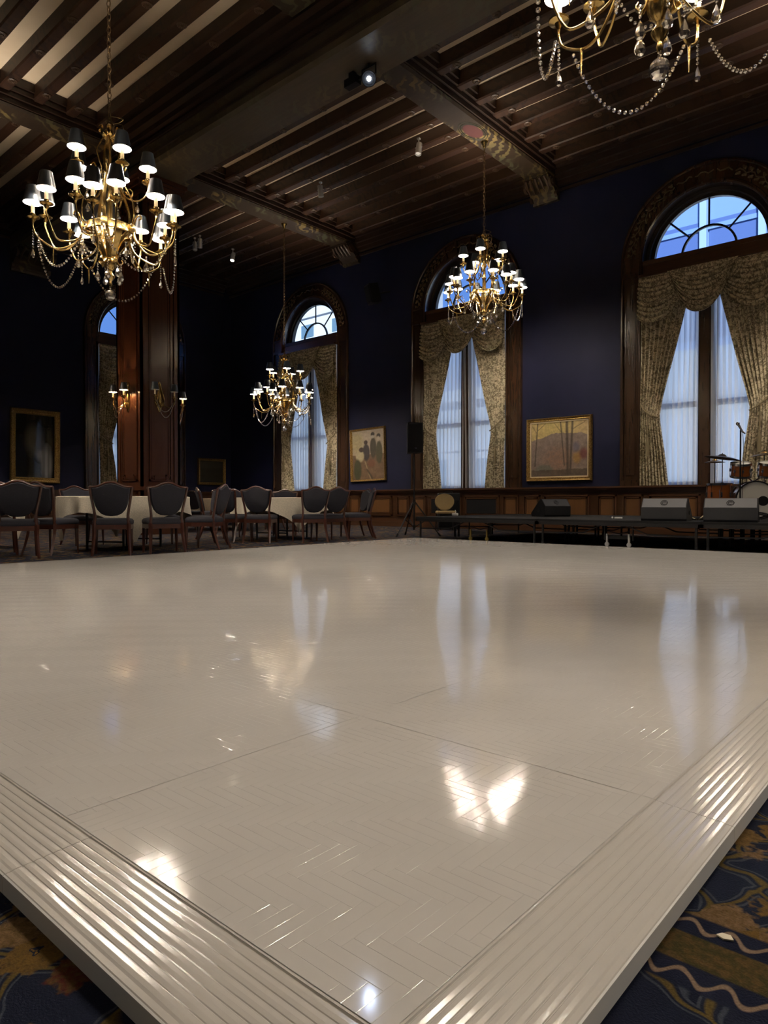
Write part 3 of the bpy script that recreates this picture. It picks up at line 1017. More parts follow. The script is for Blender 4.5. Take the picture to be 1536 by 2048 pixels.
def make_sheer(label, loc, rz, gap_top, gap_bot, seed):
    root = thing('sheer_curtain', label, 'sheer curtain', loc, rz, 'white sheer curtains')
    rnd = random.Random(seed)
    for s in (-1, 1):
        ph = rnd.uniform(0, 6)
        def fn(u, v, s=s, ph=ph):
            z = 1.03+v*4.30
            g = gap_bot+(gap_top-gap_bot)*v
            x = (RO-0.06) + (g-(RO-0.06))*u
            y = 0.075 + 0.045*math.sin(u*2*PI*10+ph+0.5*math.sin(z)) + 0.016*math.sin(u*2*PI*19+2*ph) - 0.01*u
            return (s*x, y-0.02, z)
        mb = MB(); mb.grid(fn, 120, 14)
        mb.build('panel', M['sheer'], root, True, 80)
    return root
make_sheer('white sheer curtains parted around the mullion behind the drum kit', (WB[2], YB, 0), 0, 0.13, 0.13, 1)
make_sheer('white sheer curtains nearly meeting beside the loudspeaker stand', (WB[1], YB, 0), 0, 0.005, 0.035, 2)
make_sheer('white sheer curtains nearly meeting behind the middle table', (WB[0], YB, 0), 0, 0.005, 0.02, 3)
make_sheer('white sheer curtains glimpsed left of the column', (XL, WL, 0), R(90), 0.01, 0.03, 4)

# ------------------------------------------------------------------ dance floor
DX0, DX1, DY0, DY1, DZ = -7.70, -0.38, 0.46, 9.60, 0.044
TW = 0.16
df = thing('dance_floor', 'glossy white herringbone dance floor laid on the carpet', 'dance floor', (0, 0, 0))
mb = MB(); mb.box(DX0+TW, DX1-TW, DY0+TW, DY1-TW, 0.001, DZ-0.0012)
mb.build('base', M['vinyl'], df)
NPX, NPY, NC, NL = 8, 10, 33, 5
PWX = (DX1-DX0-2*TW)/NPX; PWY = (DY1-DY0-2*TW)/NPY
planks = []
rnd = random.Random(11)
for pi in range(NPX):
    for pj in range(NPY):
        ox, oy = DX0+TW+pi*PWX, DY0+TW+pj*PWY
        cx, cy = PWX/NC, PWY/NC
        off = rnd.randrange(2*NL)
        seen = {}
        for x in range(NC):
            for y in range(NC):
                k = (x-y+off) % (2*NL)
                key = ('h', x-k, y) if k < NL else ('v', x, y + (k-NL))
                b = seen.get(key)
                if b is None: seen[key] = [x, x, y, y]
                else:
                    b[0] = min(b[0], x); b[1] = max(b[1], x); b[2] = min(b[2], y); b[3] = max(b[3], y)
        for key, (xa, xb, ya, yb) in seen.items():
            e = 0.0009
            X0, X1 = ox+xa*cx, ox+(xb+1)*cx
            Y0, Y1 = oy+ya*cy, oy+(yb+1)*cy
            if xa == 0: X0 += e
            if xb == NC-1: X1 -= e
            if ya == 0: Y0 += e
            if yb == NC-1: Y1 -= e
            planks.append((X0, X1, Y0, Y1))
def vis(p):
    x, y = (p[0]+p[1])/2, (p[2]+p[3])/2
    D = -SA*x+CA*y; r = CA*x+SA*y
    if D < 0.80: return 99.0
    px = 768+FPX*r/D; py = 1003+FPX*0.646/D
    if px < -60 or px > 1600 or py > 2080: return 99.0
    return D
order = sorted(range(len(planks)), key=lambda i: vis(planks[i]))
near = set(order[:300])
G, CH, DROP = 0.00008, 0.0008, 0.00028
def plank_geo(hx, hy, tz):
    a, b = hx-G, hy-G
    vs = [(-a, -b, -DROP), (a, -b, -DROP), (a, b, -DROP), (-a, b, -DROP),
          (-a+CH, -b+CH, tz[0]), (a-CH, -b+CH, tz[1]), (a-CH, b-CH, tz[2]), (-a+CH, b-CH, tz[3])]
    return vs, [(4, 5, 6, 7), (0, 1, 5, 4), (1, 2, 6, 5), (2, 3, 7, 6), (3, 0, 4, 7)]
fv, ff = [], []
pcache = {}
for i, (X0, X1, Y0, Y1) in enumerate(planks):
    hx, hy = (X1-X0)/2, (Y1-Y0)/2
    # small unevenness: tilt about both axes, in slope units
    sx, sy = rnd.gauss(0, 0.0017), rnd.gauss(0, 0.0017)
    if min(hx, hy)*2 > 0: 
        if hx > hy: sx *= 0.35
        else: sy *= 0.35
    if i in near:
        key = (round(hx, 4), round(hy, 4))
        if key not in pcache:
            m_ = MB(); vs, fs = plank_geo(hx, hy, (0, 0, 0, 0)); m_.add(vs, fs); pcache[key] = m_.mesh('plank', M['vinyl'])
        link('plank', pcache[key], df, ((X0+X1)/2, (Y0+Y1)/2, DZ), (math.atan(sy), -math.atan(sx), 0))
    else:
        o = len(fv)
        tz = (-sx*hx-sy*hy, sx*hx-sy*hy, sx*hx+sy*hy, -sx*hx+sy*hy)
        vs, fs = plank_geo(hx, hy, tz)
        cx, cy = (X0+X1)/2, (Y0+Y1)/2
        fv += [(p[0]+cx, p[1]+cy, p[2]+DZ) for p in vs]
        ff += [tuple(q+o for q in f) for f in fs]
me = bpy.data.meshes.new('plank_field'); me.from_pydata(fv, [], ff); me.materials.append(M['vinyl']); me.update()
pf = link('plank_field', me, df); pf['kind'] = 'stuff'
# ribbed edge trim: profile (distance from outer edge, z)
prof = [(0.0, 0.0), (0.0, DZ-0.0125), (0.003, DZ-0.0105), (0.012, DZ-0.0100)]
nr = 8
for k in range(nr):
    a = 0.016 + (TW-0.020)*k/nr; st = (TW-0.020)/nr
    prof += [(a, DZ-0.0022+0.0004), (a+st*0.40, DZ-0.0022+0.0010), (a+st*0.78, DZ-0.0022+0.0006), (a+st*0.85, DZ-0.0022-0.0007), (a+st*0.93, DZ-0.0022-0.0007)]
prof = prof[:4] + [(d, z-0.0078*(1-d/TW)) for (d, z) in prof[4:]]
prof += [(TW-0.004, DZ-0.0005), (TW, DZ-0.001), (TW, 0.0)]
prof_far = [(0.0, 0.0), (0.0, DZ-0.0125), (0.006, DZ-0.004), (0.012, DZ-0.0008), (TW*0.5, DZ-0.0006), (TW-0.004, DZ-0.0005), (TW, DZ-0.001), (TW, 0.0)]
def trim_piece(fn, L, k_=1.0):
    mb = MB()
    m = len(prof if k_ > 0.5 else prof_far)
    N = 14 if k_ > 0.5 else 2
    vs = []; fs = []
    for j in range(N+1):
        t = L*j/N
        for k, (d, z) in enumerate(prof if k_ > 0.5 else prof_far):
            wob = 0.0003*math.sin(17*t+0.15*k)+0.00015*math.sin(41*t+0.4*k) if 4 <= k < m-2 else 0
            vs.append(fn(d + wob, min(max(t, 0.0008), L-0.0008), z + (wob*0.35 if k > 3 else 0)))
    for j in range(N):
        for k in range(m-1):
            fs.append((j*m+k, j*m+k+1, (j+1)*m+k+1, (j+1)*m+k))
    fs.append(tuple(range(m-1, -1, -1))); fs.append(tuple(N*m+k for k in range(m)))
    mb.add(vs, fs)
    o = mb.build('edge_trim', M['vinyl_edge'] if k_ > 0.5 else M['vinyl'], df)
    ms = MB()
    ms.add([fn(-0.002, 0.0008, 0.0), fn(-0.002, L-0.0008, 0.0), fn(-0.002, L-0.0008, DZ-0.012), fn(-0.002, 0.0008, DZ-0.012),
            fn(0.001, 0.0008, 0.0), fn(0.001, L-0.0008, 0.0), fn(0.001, L-0.0008, DZ-0.011), fn(0.001, 0.0008, DZ-0.011)],
           [(0, 1, 2, 3), (3, 2, 6, 7), (0, 3, 7, 4), (1, 5, 6, 2)])
    ms.build('side_strip', M['side'], o)
    return o
LX = (DX1-DX0)/NPX
for k in range(NPX):
    x = DX0+k*LX
    trim_piece(lambda d, t, z, x=x: (x+t, DY0+d, z), LX)
    trim_piece(lambda d, t, z, x=x: (x+t, DY1-d, z), LX, 0.2)
for k in range(NPY):
    y = DY0+TW+k*PWY
    trim_piece(lambda d, t, z, y=y: (DX0+d, y+t, z), PWY, 0.2)
    trim_piece(lambda d, t, z, y=y: (DX1-d, y+t, z), PWY)
# scrap of paper on the carpet
px_, py_ = ground(1457, 0.69*FPX/(1884-1003))
mb = MB(); mb.prism([(-0.012, -0.004), (0.0, -0.009), (0.013, -0.002), (0.006, 0.008), (-0.006, 0.006)], 0.0005, 0.003, 'z')
sc_ = mb.build('paper_scrap', M['paper'], loc=(px_, py_, 0))
tag(sc_, 'tiny torn scrap of cream paper on the carpet', 'paper')

# ------------------------------------------------------------------ tables and chairs
def make_chair(label):
    t = thing('banquet_chair', label, 'chair', (0, 0, 0), 0, 'shield-back banquet chairs')
    # seat faces +y, back at -y
    def seat_outline(e, n=1):
        return [(-0.225+e, -0.21+e), (0.225-e, -0.21+e), (0.255-e, 0.10), (0.24-e, 0.20-e), (0.12, 0.245-e), (-0.12, 0.245-e), (-0.24+e, 0.20-e), (-0.255+e, 0.10)]
    mb = MB()
    L = [(0.006, 0.405), (0.0, 0.42), (0.0, 0.455), (0.02, 0.478), (0.07, 0.490)]
    vs = []; fs = []
    for (e, z) in L: vs += [(x, y, z) for (x, y) in seat_outline(e)]
    for l in range(len(L)-1):
        for i in range(8):
            j = (i+1) % 8; fs.append((l*8+i, l*8+j, l*8+8+j, l*8+8+i))
    fs.append(tuple(range(7, -1, -1))); fs.append(tuple(len(L)*8-8+i for i in range(8)))
    mb.add(vs, fs); mb.build('seat', M['upholstery'], t, True, 50)
    mb = MB(); mb.prism(seat_outline(0.004), 0.345, 0.405, 'z'); mb.build('seat_rail', M['chairwood'], t)
    for s in (-1, 1):
        mb = MB(); mb.tube([(s*0.215, 0.185, 0.40), (s*0.218, 0.19, 0.2), (s*0.222, 0.195, 0.0)], [0.024, 0.020, 0.014], 4)
        mb.build('leg', M['chairwood'], t)
        mb = MB(); mb.tube([(s*0.205, -0.205, 0.42), (s*0.205, -0.215, 0.28), (s*0.215, -0.26, 0.12), (s*0.225, -0.305, 0.0)], [0.026, 0.024, 0.020, 0.016], 4)
        mb.build('leg', M['chairwood'], t)
    # shield back, leaning
    def Y(z): return -0.205 - 0.17*max(0, z-0.44) - 0.10*max(0, z-0.44)**2
    half = [(0.0, 0.520), (0.07, 0.527), (0.125, 0.555), (0.168, 0.605), (0.195, 0.67), (0.212, 0.75), (0.222, 0.83), (0.228, 0.892), (0.17, 0.893), (0.115, 0.915), (0.06, 0.942), (0.0, 0.952)]
    out = half + [(-x, z) for (x, z) in reversed(half[1:-1])]
    n = len(out); cz = 0.74
    mb = MB(); vs = []; fs = []
    for (k, d) in ((1.0, 0.0), (1.0, 0.03), (0.93, 0.05)):
        vs += [(x*k, Y(cz+(z-cz)*k)+d, cz+(z-cz)*k) for (x, z) in out]
    vs += [(x*0.94, Y(z)-0.018, cz+(z-cz)*0.94) for (x, z) in out]
    def ring(a, b):
        for i in range(n):
            j = (i+1) % n; fs.append((a*n+i, a*n+j, b*n+j, b*n+i))
    ring(0, 1); ring(1, 2); ring(3, 0)
    fs.append(tuple(2*n+i for i in range(n))); fs.append(tuple(3*n+i for i in range(n-1, -1, -1)))
    mb.add(vs, fs); mb.build('backrest', M['upholstery'], t, True, 45)
    for s in (-1, 1):
        P = [(0.205, 0.40), (0.198, 0.47), (0.196, 0.53), (0.208, 0.62), (0.226, 0.72), (0.240, 0.82), (0.252, 0.905)]
        mb = MB(); mb.tube([(s*x, Y(z)+0.008, z) for (x, z) in P], [0.024, 0.021, 0.018, 0.017, 0.017, 0.017, 0.015], 6)
        mb.build('back_post', M['chairwood'], t, True, 60)
    P = [(0.252, 0.902), (0.20, 0.903), (0.15, 0.910), (0.10, 0.935), (0.05, 0.958), (0.0, 0.966)]
    P = P + [(-x, z) for (x, z) in reversed(P[:-1])]
    mb = MB(); mb.tube([(x, Y(z)+0.012, z) for (x, z) in P], 0.016, 6, True)
    mb.build('crest_rail', M['chairwood'], t, True, 60)
    return t
def make_table(name_label, cloth_label, loc, rot, seed):
    t = thing('round_table', name_label, 'table', (loc[0], loc[1], 0), rot, 'round banquet tables')
    mb = MB(); mb.lathe([(0.90, 0.725), (0.91, 0.735), (0.91, 0.75), (0.90, 0.757)], 40); mb.build('tabletop', M['wood_x'], t)
    for (x, y) in ((-0.45, -0.3), (0.45, -0.3), (0.45, 0.3), (-0.45, 0.3)):
        mb = MB(); mb.cyl((x, y, 0), (x, y, 0.725), 0.018, 8); mb.build('leg', M['blackm'], t)
    for s in (-1, 1):
        mb = MB(); mb.cyl((s*0.45, -0.3, 0.12), (s*0.45, 0.3, 0.12), 0.012, 6); mb.build('brace', M['blackm'], t)
    rnd = random.Random(seed)
    ph = rnd.uniform(0, 6)
    N, K = 144, 9
    def hang(a):
        return min(1.13/max(abs(math.cos(a)), abs(math.sin(a))) - 0.915, 0.62)
    vs = [(0, 0, 0.762)]; fs = []
    for i in range(N):
        a = 2*PI*i/N
        for r in (0.5, 0.89): vs.append((r*math.cos(a), r*math.sin(a), 0.7615))
        h = hang(a)
        for k in range(K+1):
            tt = k/K
            fold = math.sin(a*14+ph)*0.6+math.sin(a*23+2*ph)*0.4
            corner = max(0.0, (h-0.3)/0.32)
            r = 0.922+0.015*tt + 0.045*fold*tt*(1-0.3*corner) - 0.10*corner*tt*tt
            aa = a + 0.0
            if corner > 0:   # cloth gathers toward each hanging corner
                ca = (round((a-PI/4)/(PI/2)))*PI/2+PI/4
                aa = ca + (a-ca)*(1-0.55*tt*min(1, corner*1.2))
            vs.append((r*math.cos(aa), r*math.sin(aa), 0.755 - h*tt))
    S = K+3
    for i in range(N):
        j = (i+1) % N
        A, B = 1+i*S, 1+j*S
        fs.append((0, A, B))
        for k in range(S-1): fs.append((A+k, A+k+1, B+k+1, B+k))
    mb = MB(); mb.add(vs, fs)
    c = mb.build('tablecloth', M['linen'], None, True, 70, (loc[0], loc[1], 0.001), (0, 0, rot))
    tag(c, cloth_label, 'tablecloth', 'white tablecloths')
    return t
def cam_az(loc):        # direction (angle) from a point towards the camera
    return math.atan2(-loc[1], -loc[0])
T1 = ground(250, 10.15); T2 = ground(565, 12.9); T3 = ground(452, 17.2); T4 = ground(-95, 9.9)
make_table('round banquet table left of the dance floor', 'white cloth hanging in a long point, left table', T1, cam_az(T1)+R(-36), 1)
make_table('round banquet table in front of the middle window', 'white cloth with two short points, middle table', T2, cam_az(T2)+R(-25), 2)
make_table('round banquet table far behind, between the two others', 'white cloth far behind between two tables', T3, cam_az(T3)+R(10), 3)
make_table('round banquet table cut off by left edge of picture', 'white cloth cut off by left picture edge', T4, cam_az(T4)+R(30), 4)
chair0 = None
def put_chair(T, phi, rad, label, turn=0.0):
    global chair0
    az = cam_az(T) - R(phi)*-1
    # phi > 0 is to the right as the camera sees it
    az = cam_az(T) + R(phi)
    x, y = T[0]+rad*math.cos(az), T[1]+rad*math.sin(az)
    rz = math.atan2(T[1]-y, T[0]-x) - PI/2 + R(turn)
    if chair0 is None:
        chair0 = make_chair(label); chair0.location = (x, y, 0); chair0.rotation_euler = (0, 0, rz); chair0.scale = (1, 1, 0.968)
    else:
        copy_tree(chair0, None, (x, y, 0), rz, label)
S_ = 'dark shield-back banquet chair '
for (T, phi, rad, lab, turn) in (
    (T1, -7, 1.23, S_+'with its back to us, middle front of the left table', 4),
    (T1, 23, 1.23, S_+'with its back to us, right of the hanging cloth point', -14),
    (T1, -46, 1.23, S_+'front left of the left table, back to us', 10),
    (T1, 62, 1.23, S_+'seen side-on at the right of the left table', 0),
    (T1, 108, 1.23, S_+'behind the side-on chair, right of the left table', 0),
    (T1, 150, 1.23, S_+'far side of the left table, before the column base', 0),
    (T1, -150, 1.23, S_+'far side of the left table, below the tall dark painting', 0),
    (T2, -16, 1.32, S_+'with its back to us, left front of the middle table', 3),
    (T2, 20, 1.32, S_+'with its back to us, right front of the middle table', 0),
    (T2, 40, 1.23, S_+'turned half right at the middle table, red-brown posts', -8),
    (T2, 82, 1.42, S_+'side-on, pulled out at the right end of middle table', 8),
    (T2, 106, 1.45, S_+'behind the pulled-out chair near the wainscot', 0),
    (T2, -41, 1.23, S_+'left front corner of the middle table', 4),
    (T2, -78, 1.25, S_+'left end of the middle table, side-on', 0),
    (T2, 178, 1.23, S_+'far side of the middle table, below the window', 0),
    (T2, -140, 1.23, S_+'far left of the middle table', 0),
    (T3, 30, 1.23, S_+'front right of the far table', 0),
    (T3, 75, 1.23, S_+'right end of the far table', 0),
    (T3, -30, 1.23, S_+'front left of the far table', 0),
    ):
    put_chair(T, phi, rad, lab, turn)
for (px, D, lab, turn) in ((34, 8.45, S_+'second from the left picture edge, back to us', 0), (-8, 9.0, S_+'cut by the left picture edge', 0)):
    p = ground(px, D)
    copy_tree(chair0, None, (p[0], p[1], 0), math.atan2(T4[1]-p[1], T4[0]-p[0])-PI/2+R(-20), lab)

# ------------------------------------------------------------------ stage
SY, SZ = 9.92, 0.41
def make_stage(label, x0, x1, y0, y1):
    t = thing('stage_section', label, 'stage', ((x0+x1)/2, (y0+y1)/2, 0), 0, 'black folding stage sections')
    hx, hy = (x1-x0)/2-0.006, (y1-y0)/2-0.006
    mb = MB(); mb.box(-hx, hx, -hy, hy, SZ-0.035, SZ); mb.build('deck', M['deck'], t)
    mb = MB()
    for (a, b, c, d) in ((-hx, hx, -hy, -hy+0.03), (-hx, hx, hy-0.03, hy), (-hx, -hx+0.03, -hy, hy), (hx-0.03, hx, -hy, hy)):
        mb.box(a, b, c, d, SZ-0.085, SZ-0.036)
    mb.box(-hx, hx, -0.02, 0.02, SZ-0.085, SZ-0.036)
    mb.build('frame', M['blackm'], t)
    for sx in (-1, 1):
        for sy in (-1, 1):
            mb = MB(); mb.cyl((sx*(hx-0.07), sy*(hy-0.06), 0.06), (sx*(hx-0.07), sy*(hy-0.06), SZ-0.085), 0.02, 8)
            mb.cyl((sx*(hx-0.07), sy*(hy-0.06), 0), (sx*(hx-0.07), sy*(hy-0.06), 0.10), 0.016, 8)
            l = mb.build('leg', M['blackm'], t)
            mb = MB(); mb.cyl((sx*(hx-0.07), sy*(hy-0.06), 0), (sx*(hx-0.07), sy*(hy-0.06), 0.06), 0.0215, 8); mb.build('rubber_foot', M['wedge'], l)
    for s in (-1, 1):
        mb = MB(); mb.tube([(s*(hx-0.09), -hy+0.06, 0.20), (s*0.5, -hy+0.06, 0.21), (s*0.2, -hy+0.06, SZ-0.08)], 0.011, 6); mb.build('brace', M['blackm'], t)
    return t
def caster_frame(t, x, y, col):
    mb = MB()
    for s in (-1, 1):
        mb.cyl((x+s*0.22, y, 0.1), (x+s*0.22, y, SZ-0.09), 0.014, 6)
        mb.cyl((x+s*0.18, y, 0.24), (x, y, 0.20), 0.010, 6)
    mb.box(x-0.16, x+0.16, y-0.012, y+0.012, 0.12, 0.17)
    c = mb.build('caster_frame', M['blackm'], t)
    for s in (-1, 1):
        mb = MB()
        mb.T = Matrix.Translation((x+s*0.17, y-0.03, 0.0385)) @ Matrix.Rotation(R(90), 4, 'X')
        mb.lathe([(0.034, -0.012), (0.038, 0), (0.034, 0.012)], 12)
        mb.T = None
        mb.box(x+s*0.17-0.012, x+s*0.17+0.012, y-0.045, y-0.015, 0.07, 0.20)
        mb.build('caster', col, c)
SXW, SYW = 2.5, 1.22
sl = ['front left', 'front middle', 'front right, under the two wedges']
for i in range(3):
    for j in range(3):
        nm = ('left', 'middle', 'right')[i]
        rw = ('front', 'second', 'rear')[j]
        t = make_stage('black stage section, %s row, %s of three' % (rw, nm), -7.95+SXW*i, -7.95+SXW*(i+1), SY+SYW*j, SY+SYW*(j+1))
        if j == 0:
            caster_frame(t, 0.0, -SYW/2+0.25, M['casterold'] if i == 0 else M['trackhead'])
# ------------------------------------------------------------------ lamps and chandeliers
def lathe_mesh(name, prof, n, mat, smooth=True, ang=40):
    mb = MB(); mb.lathe(prof, n); return mb.mesh(name, mat, smooth, ang)
pan_me = lathe_mesh('drip_pan', [(0.010, -0.05), (0.022, -0.03), (0.030, -0.008), (0.070, 0.004), (0.074, 0.014), (0.066, 0.012), (0.030, 0.006), (0.026, 0.03), (0.030, 0.05), (0.024, 0.055)], 14, M['brass'])
candle_me = lathe_mesh('candle_sleeve', [(0.020, 0.05), (0.020, 0.195), (0.012, 0.20)], 10, M['candle'])
mb = MB()
mb.cm = 0; mb.lathe([(0.100, 0.170), (0.064, 0.352)], 20, False, False)
mb.cm = 1; mb.lathe([(0.0625, 0.352), (0.0985, 0.170)], 20, False, False)
mb.cm = 0; mb.lathe([(0.0985, 0.170), (0.100, 0.170)], 20, False, False); mb.lathe([(0.064, 0.352), (0.0625, 0.352)], 20, False, False)
shade_me = mb.mesh('lamp_shade', [M['shade_out'], M['shade_in']], True, 60)
mb = MB(); mb.ball((0, 0, 0.213), 0.020, 8, 6, (1, 1, 1.9)); bulb_me = mb.mesh('bulb', M['bulb'], True, 80)
mb = MB(); mb.ball((0, 0, 0.213), 0.020, 8, 6, (1, 1, 1.9)); bulb_off_me = mb.mesh('bulb', M['bulb_off'], True, 80)
lamp_light = bpy.data.lights.new('lamp_light', 'POINT')
lamp_light.energy = LAMP_W; lamp_light.color = LAMP_COL; lamp_light.shadow_soft_size = 0.03
def add_lamp(parent, pos, lit=True, sc=1.0, light=None):
    for nm, me_ in (('drip_pan', pan_me), ('candle_sleeve', candle_me), ('lamp_shade', shade_me), ('bulb', bulb_me if lit else bulb_off_me)):
        o = link(nm, me_, parent, pos); o.scale = (sc, sc, sc)
    if lit:
        l = bpy.data.objects.new('lamp_light', light or lamp_light); COL.objects.link(l); l.parent = parent
        l.location = (pos[0], pos[1], pos[2]+0.213*sc)

def bez(P, n=16):
    """Catmull-Rom through points"""
    P = [Vector(p) for p in P]
    out = []
    for k in range(len(P)-1):
        p0, p1, p2, p3 = P[max(k-1, 0)], P[k], P[k+1], P[min(k+2, len(P)-1)]
        for i in range(n):
            t = i/n
            out.append(0.5*((2*p1)+(p2-p0)*t+(2*p0-5*p1+4*p2-p3)*t*t+(3*p1-p0-3*p2+p3)*t**3))
    out.append(P[-1])
    return out
def bead(mb, p, r):
    n = 6
    vs = [(p[0], p[1], p[2]-r)]
    for (k, z) in ((0.80, -0.45), (0.80, 0.45)):
        for i in range(n):
            a = 2*PI*(i+(0.5 if z > 0 else 0))/n
            vs.append((p[0]+r*k*math.cos(a), p[1]+r*k*math.sin(a), p[2]+r*z))
    vs.append((p[0], p[1], p[2]+r))
    fs = []
    for i in range(n):
        j = (i+1) % n
        fs += [(0, 1+j, 1+i), (1+i, 1+j, 7+i), (1+j, 7+j, 7+i), (13, 7+i, 7+j)]
    mb.add(vs, fs)
def bead_path(mb, pts, r=0.016, step=0.040):
    acc = 0
    for a, b in zip(pts, pts[1:]):
        d = (Vector(b)-Vector(a)).length
        while acc < d:
            bead(mb, Vector(a).lerp(Vector(b), acc/d), r*random.uniform(0.85, 1.12))
            acc += step
        acc -= d
def drop(mb, p, L=0.11, r=0.030, beads=4, top=True):
    """string of beads ending in a cut teardrop hanging from p"""
    z = p[2]
    for k in range(beads):
        bead(mb, (p[0], p[1], z-0.014), 0.013); z -= 0.030
    T = mb.T
    mb.T = (T if T is not None else Matrix.Identity(4)) @ Matrix.Translation((p[0], p[1], z-L))
    mb.lathe([(0.0005, 0), (r*0.62, L*0.07), (r, L*0.26), (r*0.72, L*0.55), (r*0.25, L*0.86), (0.0005, L)], 7, False, False)
    mb.T = T

def make_chandelier(label):
    t = thing('chandelier', label, 'chandelier', (0, 0, 0), 0, 'brass chandeliers with black shades')
    # central stem and urn (z = 0 at the crystal ball)
    mb = MB()
    mb.lathe([(0.012, 0.10), (0.022, 0.13), (0.014, 0.16), (0.040, 0.19), (0.052, 0.22), (0.030, 0.25), (0.020, 0.28), (0.045, 0.30), (0.070, 0.34), (0.078, 0.38), (0.050, 0.42), (0.036, 0.46)], 16)
    mb.build('finial', M['brass'], t, True)
    mb = MB()
    mb.lathe([(0.034, 0.44), (0.030, 0.60), (0.036, 0.74), (0.030, 0.78), (0.034, 0.82), (0.034, 1.05), (0.046, 1.08), (0.026, 1.12), (0.022, 1.20), (0.030, 1.28), (0.058, 1.32), (0.032, 1.38), (0.022, 1.42), (0.022, 1.80), (0.05, 1.83), (0.06, 1.88), (0.03, 1.92)], 14)
    mb.build('stem', M['brass'], t, True)
    mb = MB(); mb.T = None
    mb.lathe([(0.255, 0.70), (0.268, 0.71), (0.262, 0.75), (0.268, 0.785), (0.255, 0.795), (0.246, 0.785), (0.246, 0.71), (0.255, 0.70)], 32, False, False)
    mb.build('ring_band', M['brass'], t, True, 50)
    # bell of acanthus straps below the ring, big lyre straps above
    for k in range(5):
        a = R(72*k)
        T = Matrix.Rotation(a, 4, 'Z')
        mb = MB(); mb.T = T
        mb.tube(bez([(0.27, 0, 0.78), (0.30, 0, 0.90), (0.285, 0, 1.05), (0.215, 0, 1.20), (0.13, 0, 1.34), (0.085, 0, 1.44), (0.12, 0, 1.56), (0.135, 0, 1.66), (0.08, 0, 1.78), (0.03, 0, 1.86)], 6), 0.022, 6, True, (1.0, 0.35))
        mb.build('lyre_strap', M['brass'], t, True, 60)
        mb = MB(); mb.T = Matrix.Rotation(a+R(36), 4, 'Z')
        mb.tube(bez([(0.25, 0, 0.74), (0.21, 0, 0.64), (0.12, 0, 0.52), (0.075, 0, 0.42), (0.10, 0, 0.36), (0.135, 0, 0.39), (0.12, 0, 0.42)], 6), [0.045 - 0.0008*i for i in range(37)], 6, True, (1.0, 0.25))
        mb.T = T
        mb.tube(bez([(0.26, 0, 0.74), (0.17, 0, 0.68), (0.09, 0, 0.55), (0.06, 0, 0.42)], 6), 0.035, 6, True, (1.0, 0.25))
        mb.build('acanthus_leaf', M['brass'], t, True, 60)
        # clamp on the ring with small curl
        mb = MB(); mb.T = T
        mb.cbox(0.245, 0.305, -0.035, 0.035, 0.70, 0.80, 0.008)
        mb.build('clamp', M['brass'], t, True, 50)
        mb = MB(); mb.T = T
        mb.tube(bez([(0.30, 0, 0.80), (0.33, 0, 0.88), (0.37, 0, 0.90), (0.385, 0, 0.865), (0.36, 0, 0.85)], 5), 0.009, 5)
        mb.build('scroll', M['brass'], t, True, 50)
        mb = MB(); mb.T = T
        mb.tube(bez([(0.12, 0, 1.36), (0.17, 0, 1.40), (0.20, 0, 1.46), (0.17, 0, 1.50), (0.145, 0, 1.46)], 5), 0.009, 5)
        mb.build('scroll', M['brass'], t, True, 50)
        # three lower arms
        for (da, rr, zc, dip) in ((0, 0.80, 0.74, 0.44), (17, 0.70, 0.84, 0.50), (-17, 0.70, 0.84, 0.50)):
            ca, sa = math.cos(R(da)), math.sin(R(da))
            def q(r, z, f): return (r*math.cos(R(da*f)), r*math.sin(R(da*f)), z)
            mb = MB()
            mb.tube(bez([(0.29, 0, 0.74), q(0.33, 0.60, 0.3), q(0.45, dip+0.02, 0.7), q(0.58, dip, 0.9), q(rr-0.05, dip+0.10, 1), q(rr, zc-0.10, 1), q(rr, zc-0.04, 1)], 5), 0.0105, 6)
            if da == 0:
                mb.tube([(rr-0.20, 0, dip+0.01), (rr-0.20, 0, dip-0.17)], [0.012, 0.003], 6)
            arm = mb.build('lower_arm', M['brass'], t, True, 60, None, (0, 0, a))
            add_lamp(arm, (rr*ca, rr*sa, zc))
        # one upper arm, turned half a bay
        mb = MB()
        mb.tube(bez([(0.10, 0, 1.30), (0.15, 0, 1.18), (0.27, 0, 1.13), (0.37, 0, 1.18), (0.42, 0, 1.27), (0.42, 0, 1.32)], 5), 0.010, 6)
        mb.tube(bez([(0.22, 0, 1.14), (0.25, 0, 1.22), (0.21, 0, 1.26), (0.18, 0, 1.22), (0.20, 0, 1.19)], 5), 0.008, 5)
        ua = mb.build('upper_arm', M['brass'], t, True, 60, None, (0, 0, a+R(30)))
        add_lamp(ua, (0.42, 0, 1.36))
        mb = MB(); mb.T = Matrix.Rotation(a+R(30), 4, 'Z'); drop(mb, (0.30, 0, 1.13), 0.10, 0.030, 1)
        mb.build('crystal_drop', M['crystal'], t)
        # garland to the next cluster, hanging strings
        mb = MB()
        A = Vector((0.76*math.cos(a+R(6)), 0.76*math.sin(a+R(6)), 0.55)); B = Vector((0.76*math.cos(a+R(66)), 0.76*math.sin(a+R(66)), 0.55))
        pts = []
        for i in range(25):
            u = i/24
            p = A.lerp(B, u); s = 4*u*(1-u)
            p.z -= 0.42*s
            p.x *= 1+0.05*s; p.y *= 1+0.05*s
            pts.append(p)
        bead_path(mb, pts)
        mb.build('bead_garland', M['crystal'], t)
        mb = MB()
        C = Vector((0.27*math.cos(a), 0.27*math.sin(a), 0.70)); E = Vector((0.27*math.cos(a+R(72)), 0.27*math.sin(a+R(72)), 0.70))
        pts = []
        for i in range(13):
            u = i/12; p = C.lerp(E, u)*1.0; p.z = 0.62-0.20*4*u*(1-u); p.x *= 1.15; p.y *= 1.15; pts.append(p)
        bead_path(mb, pts, 0.014, 0.036)
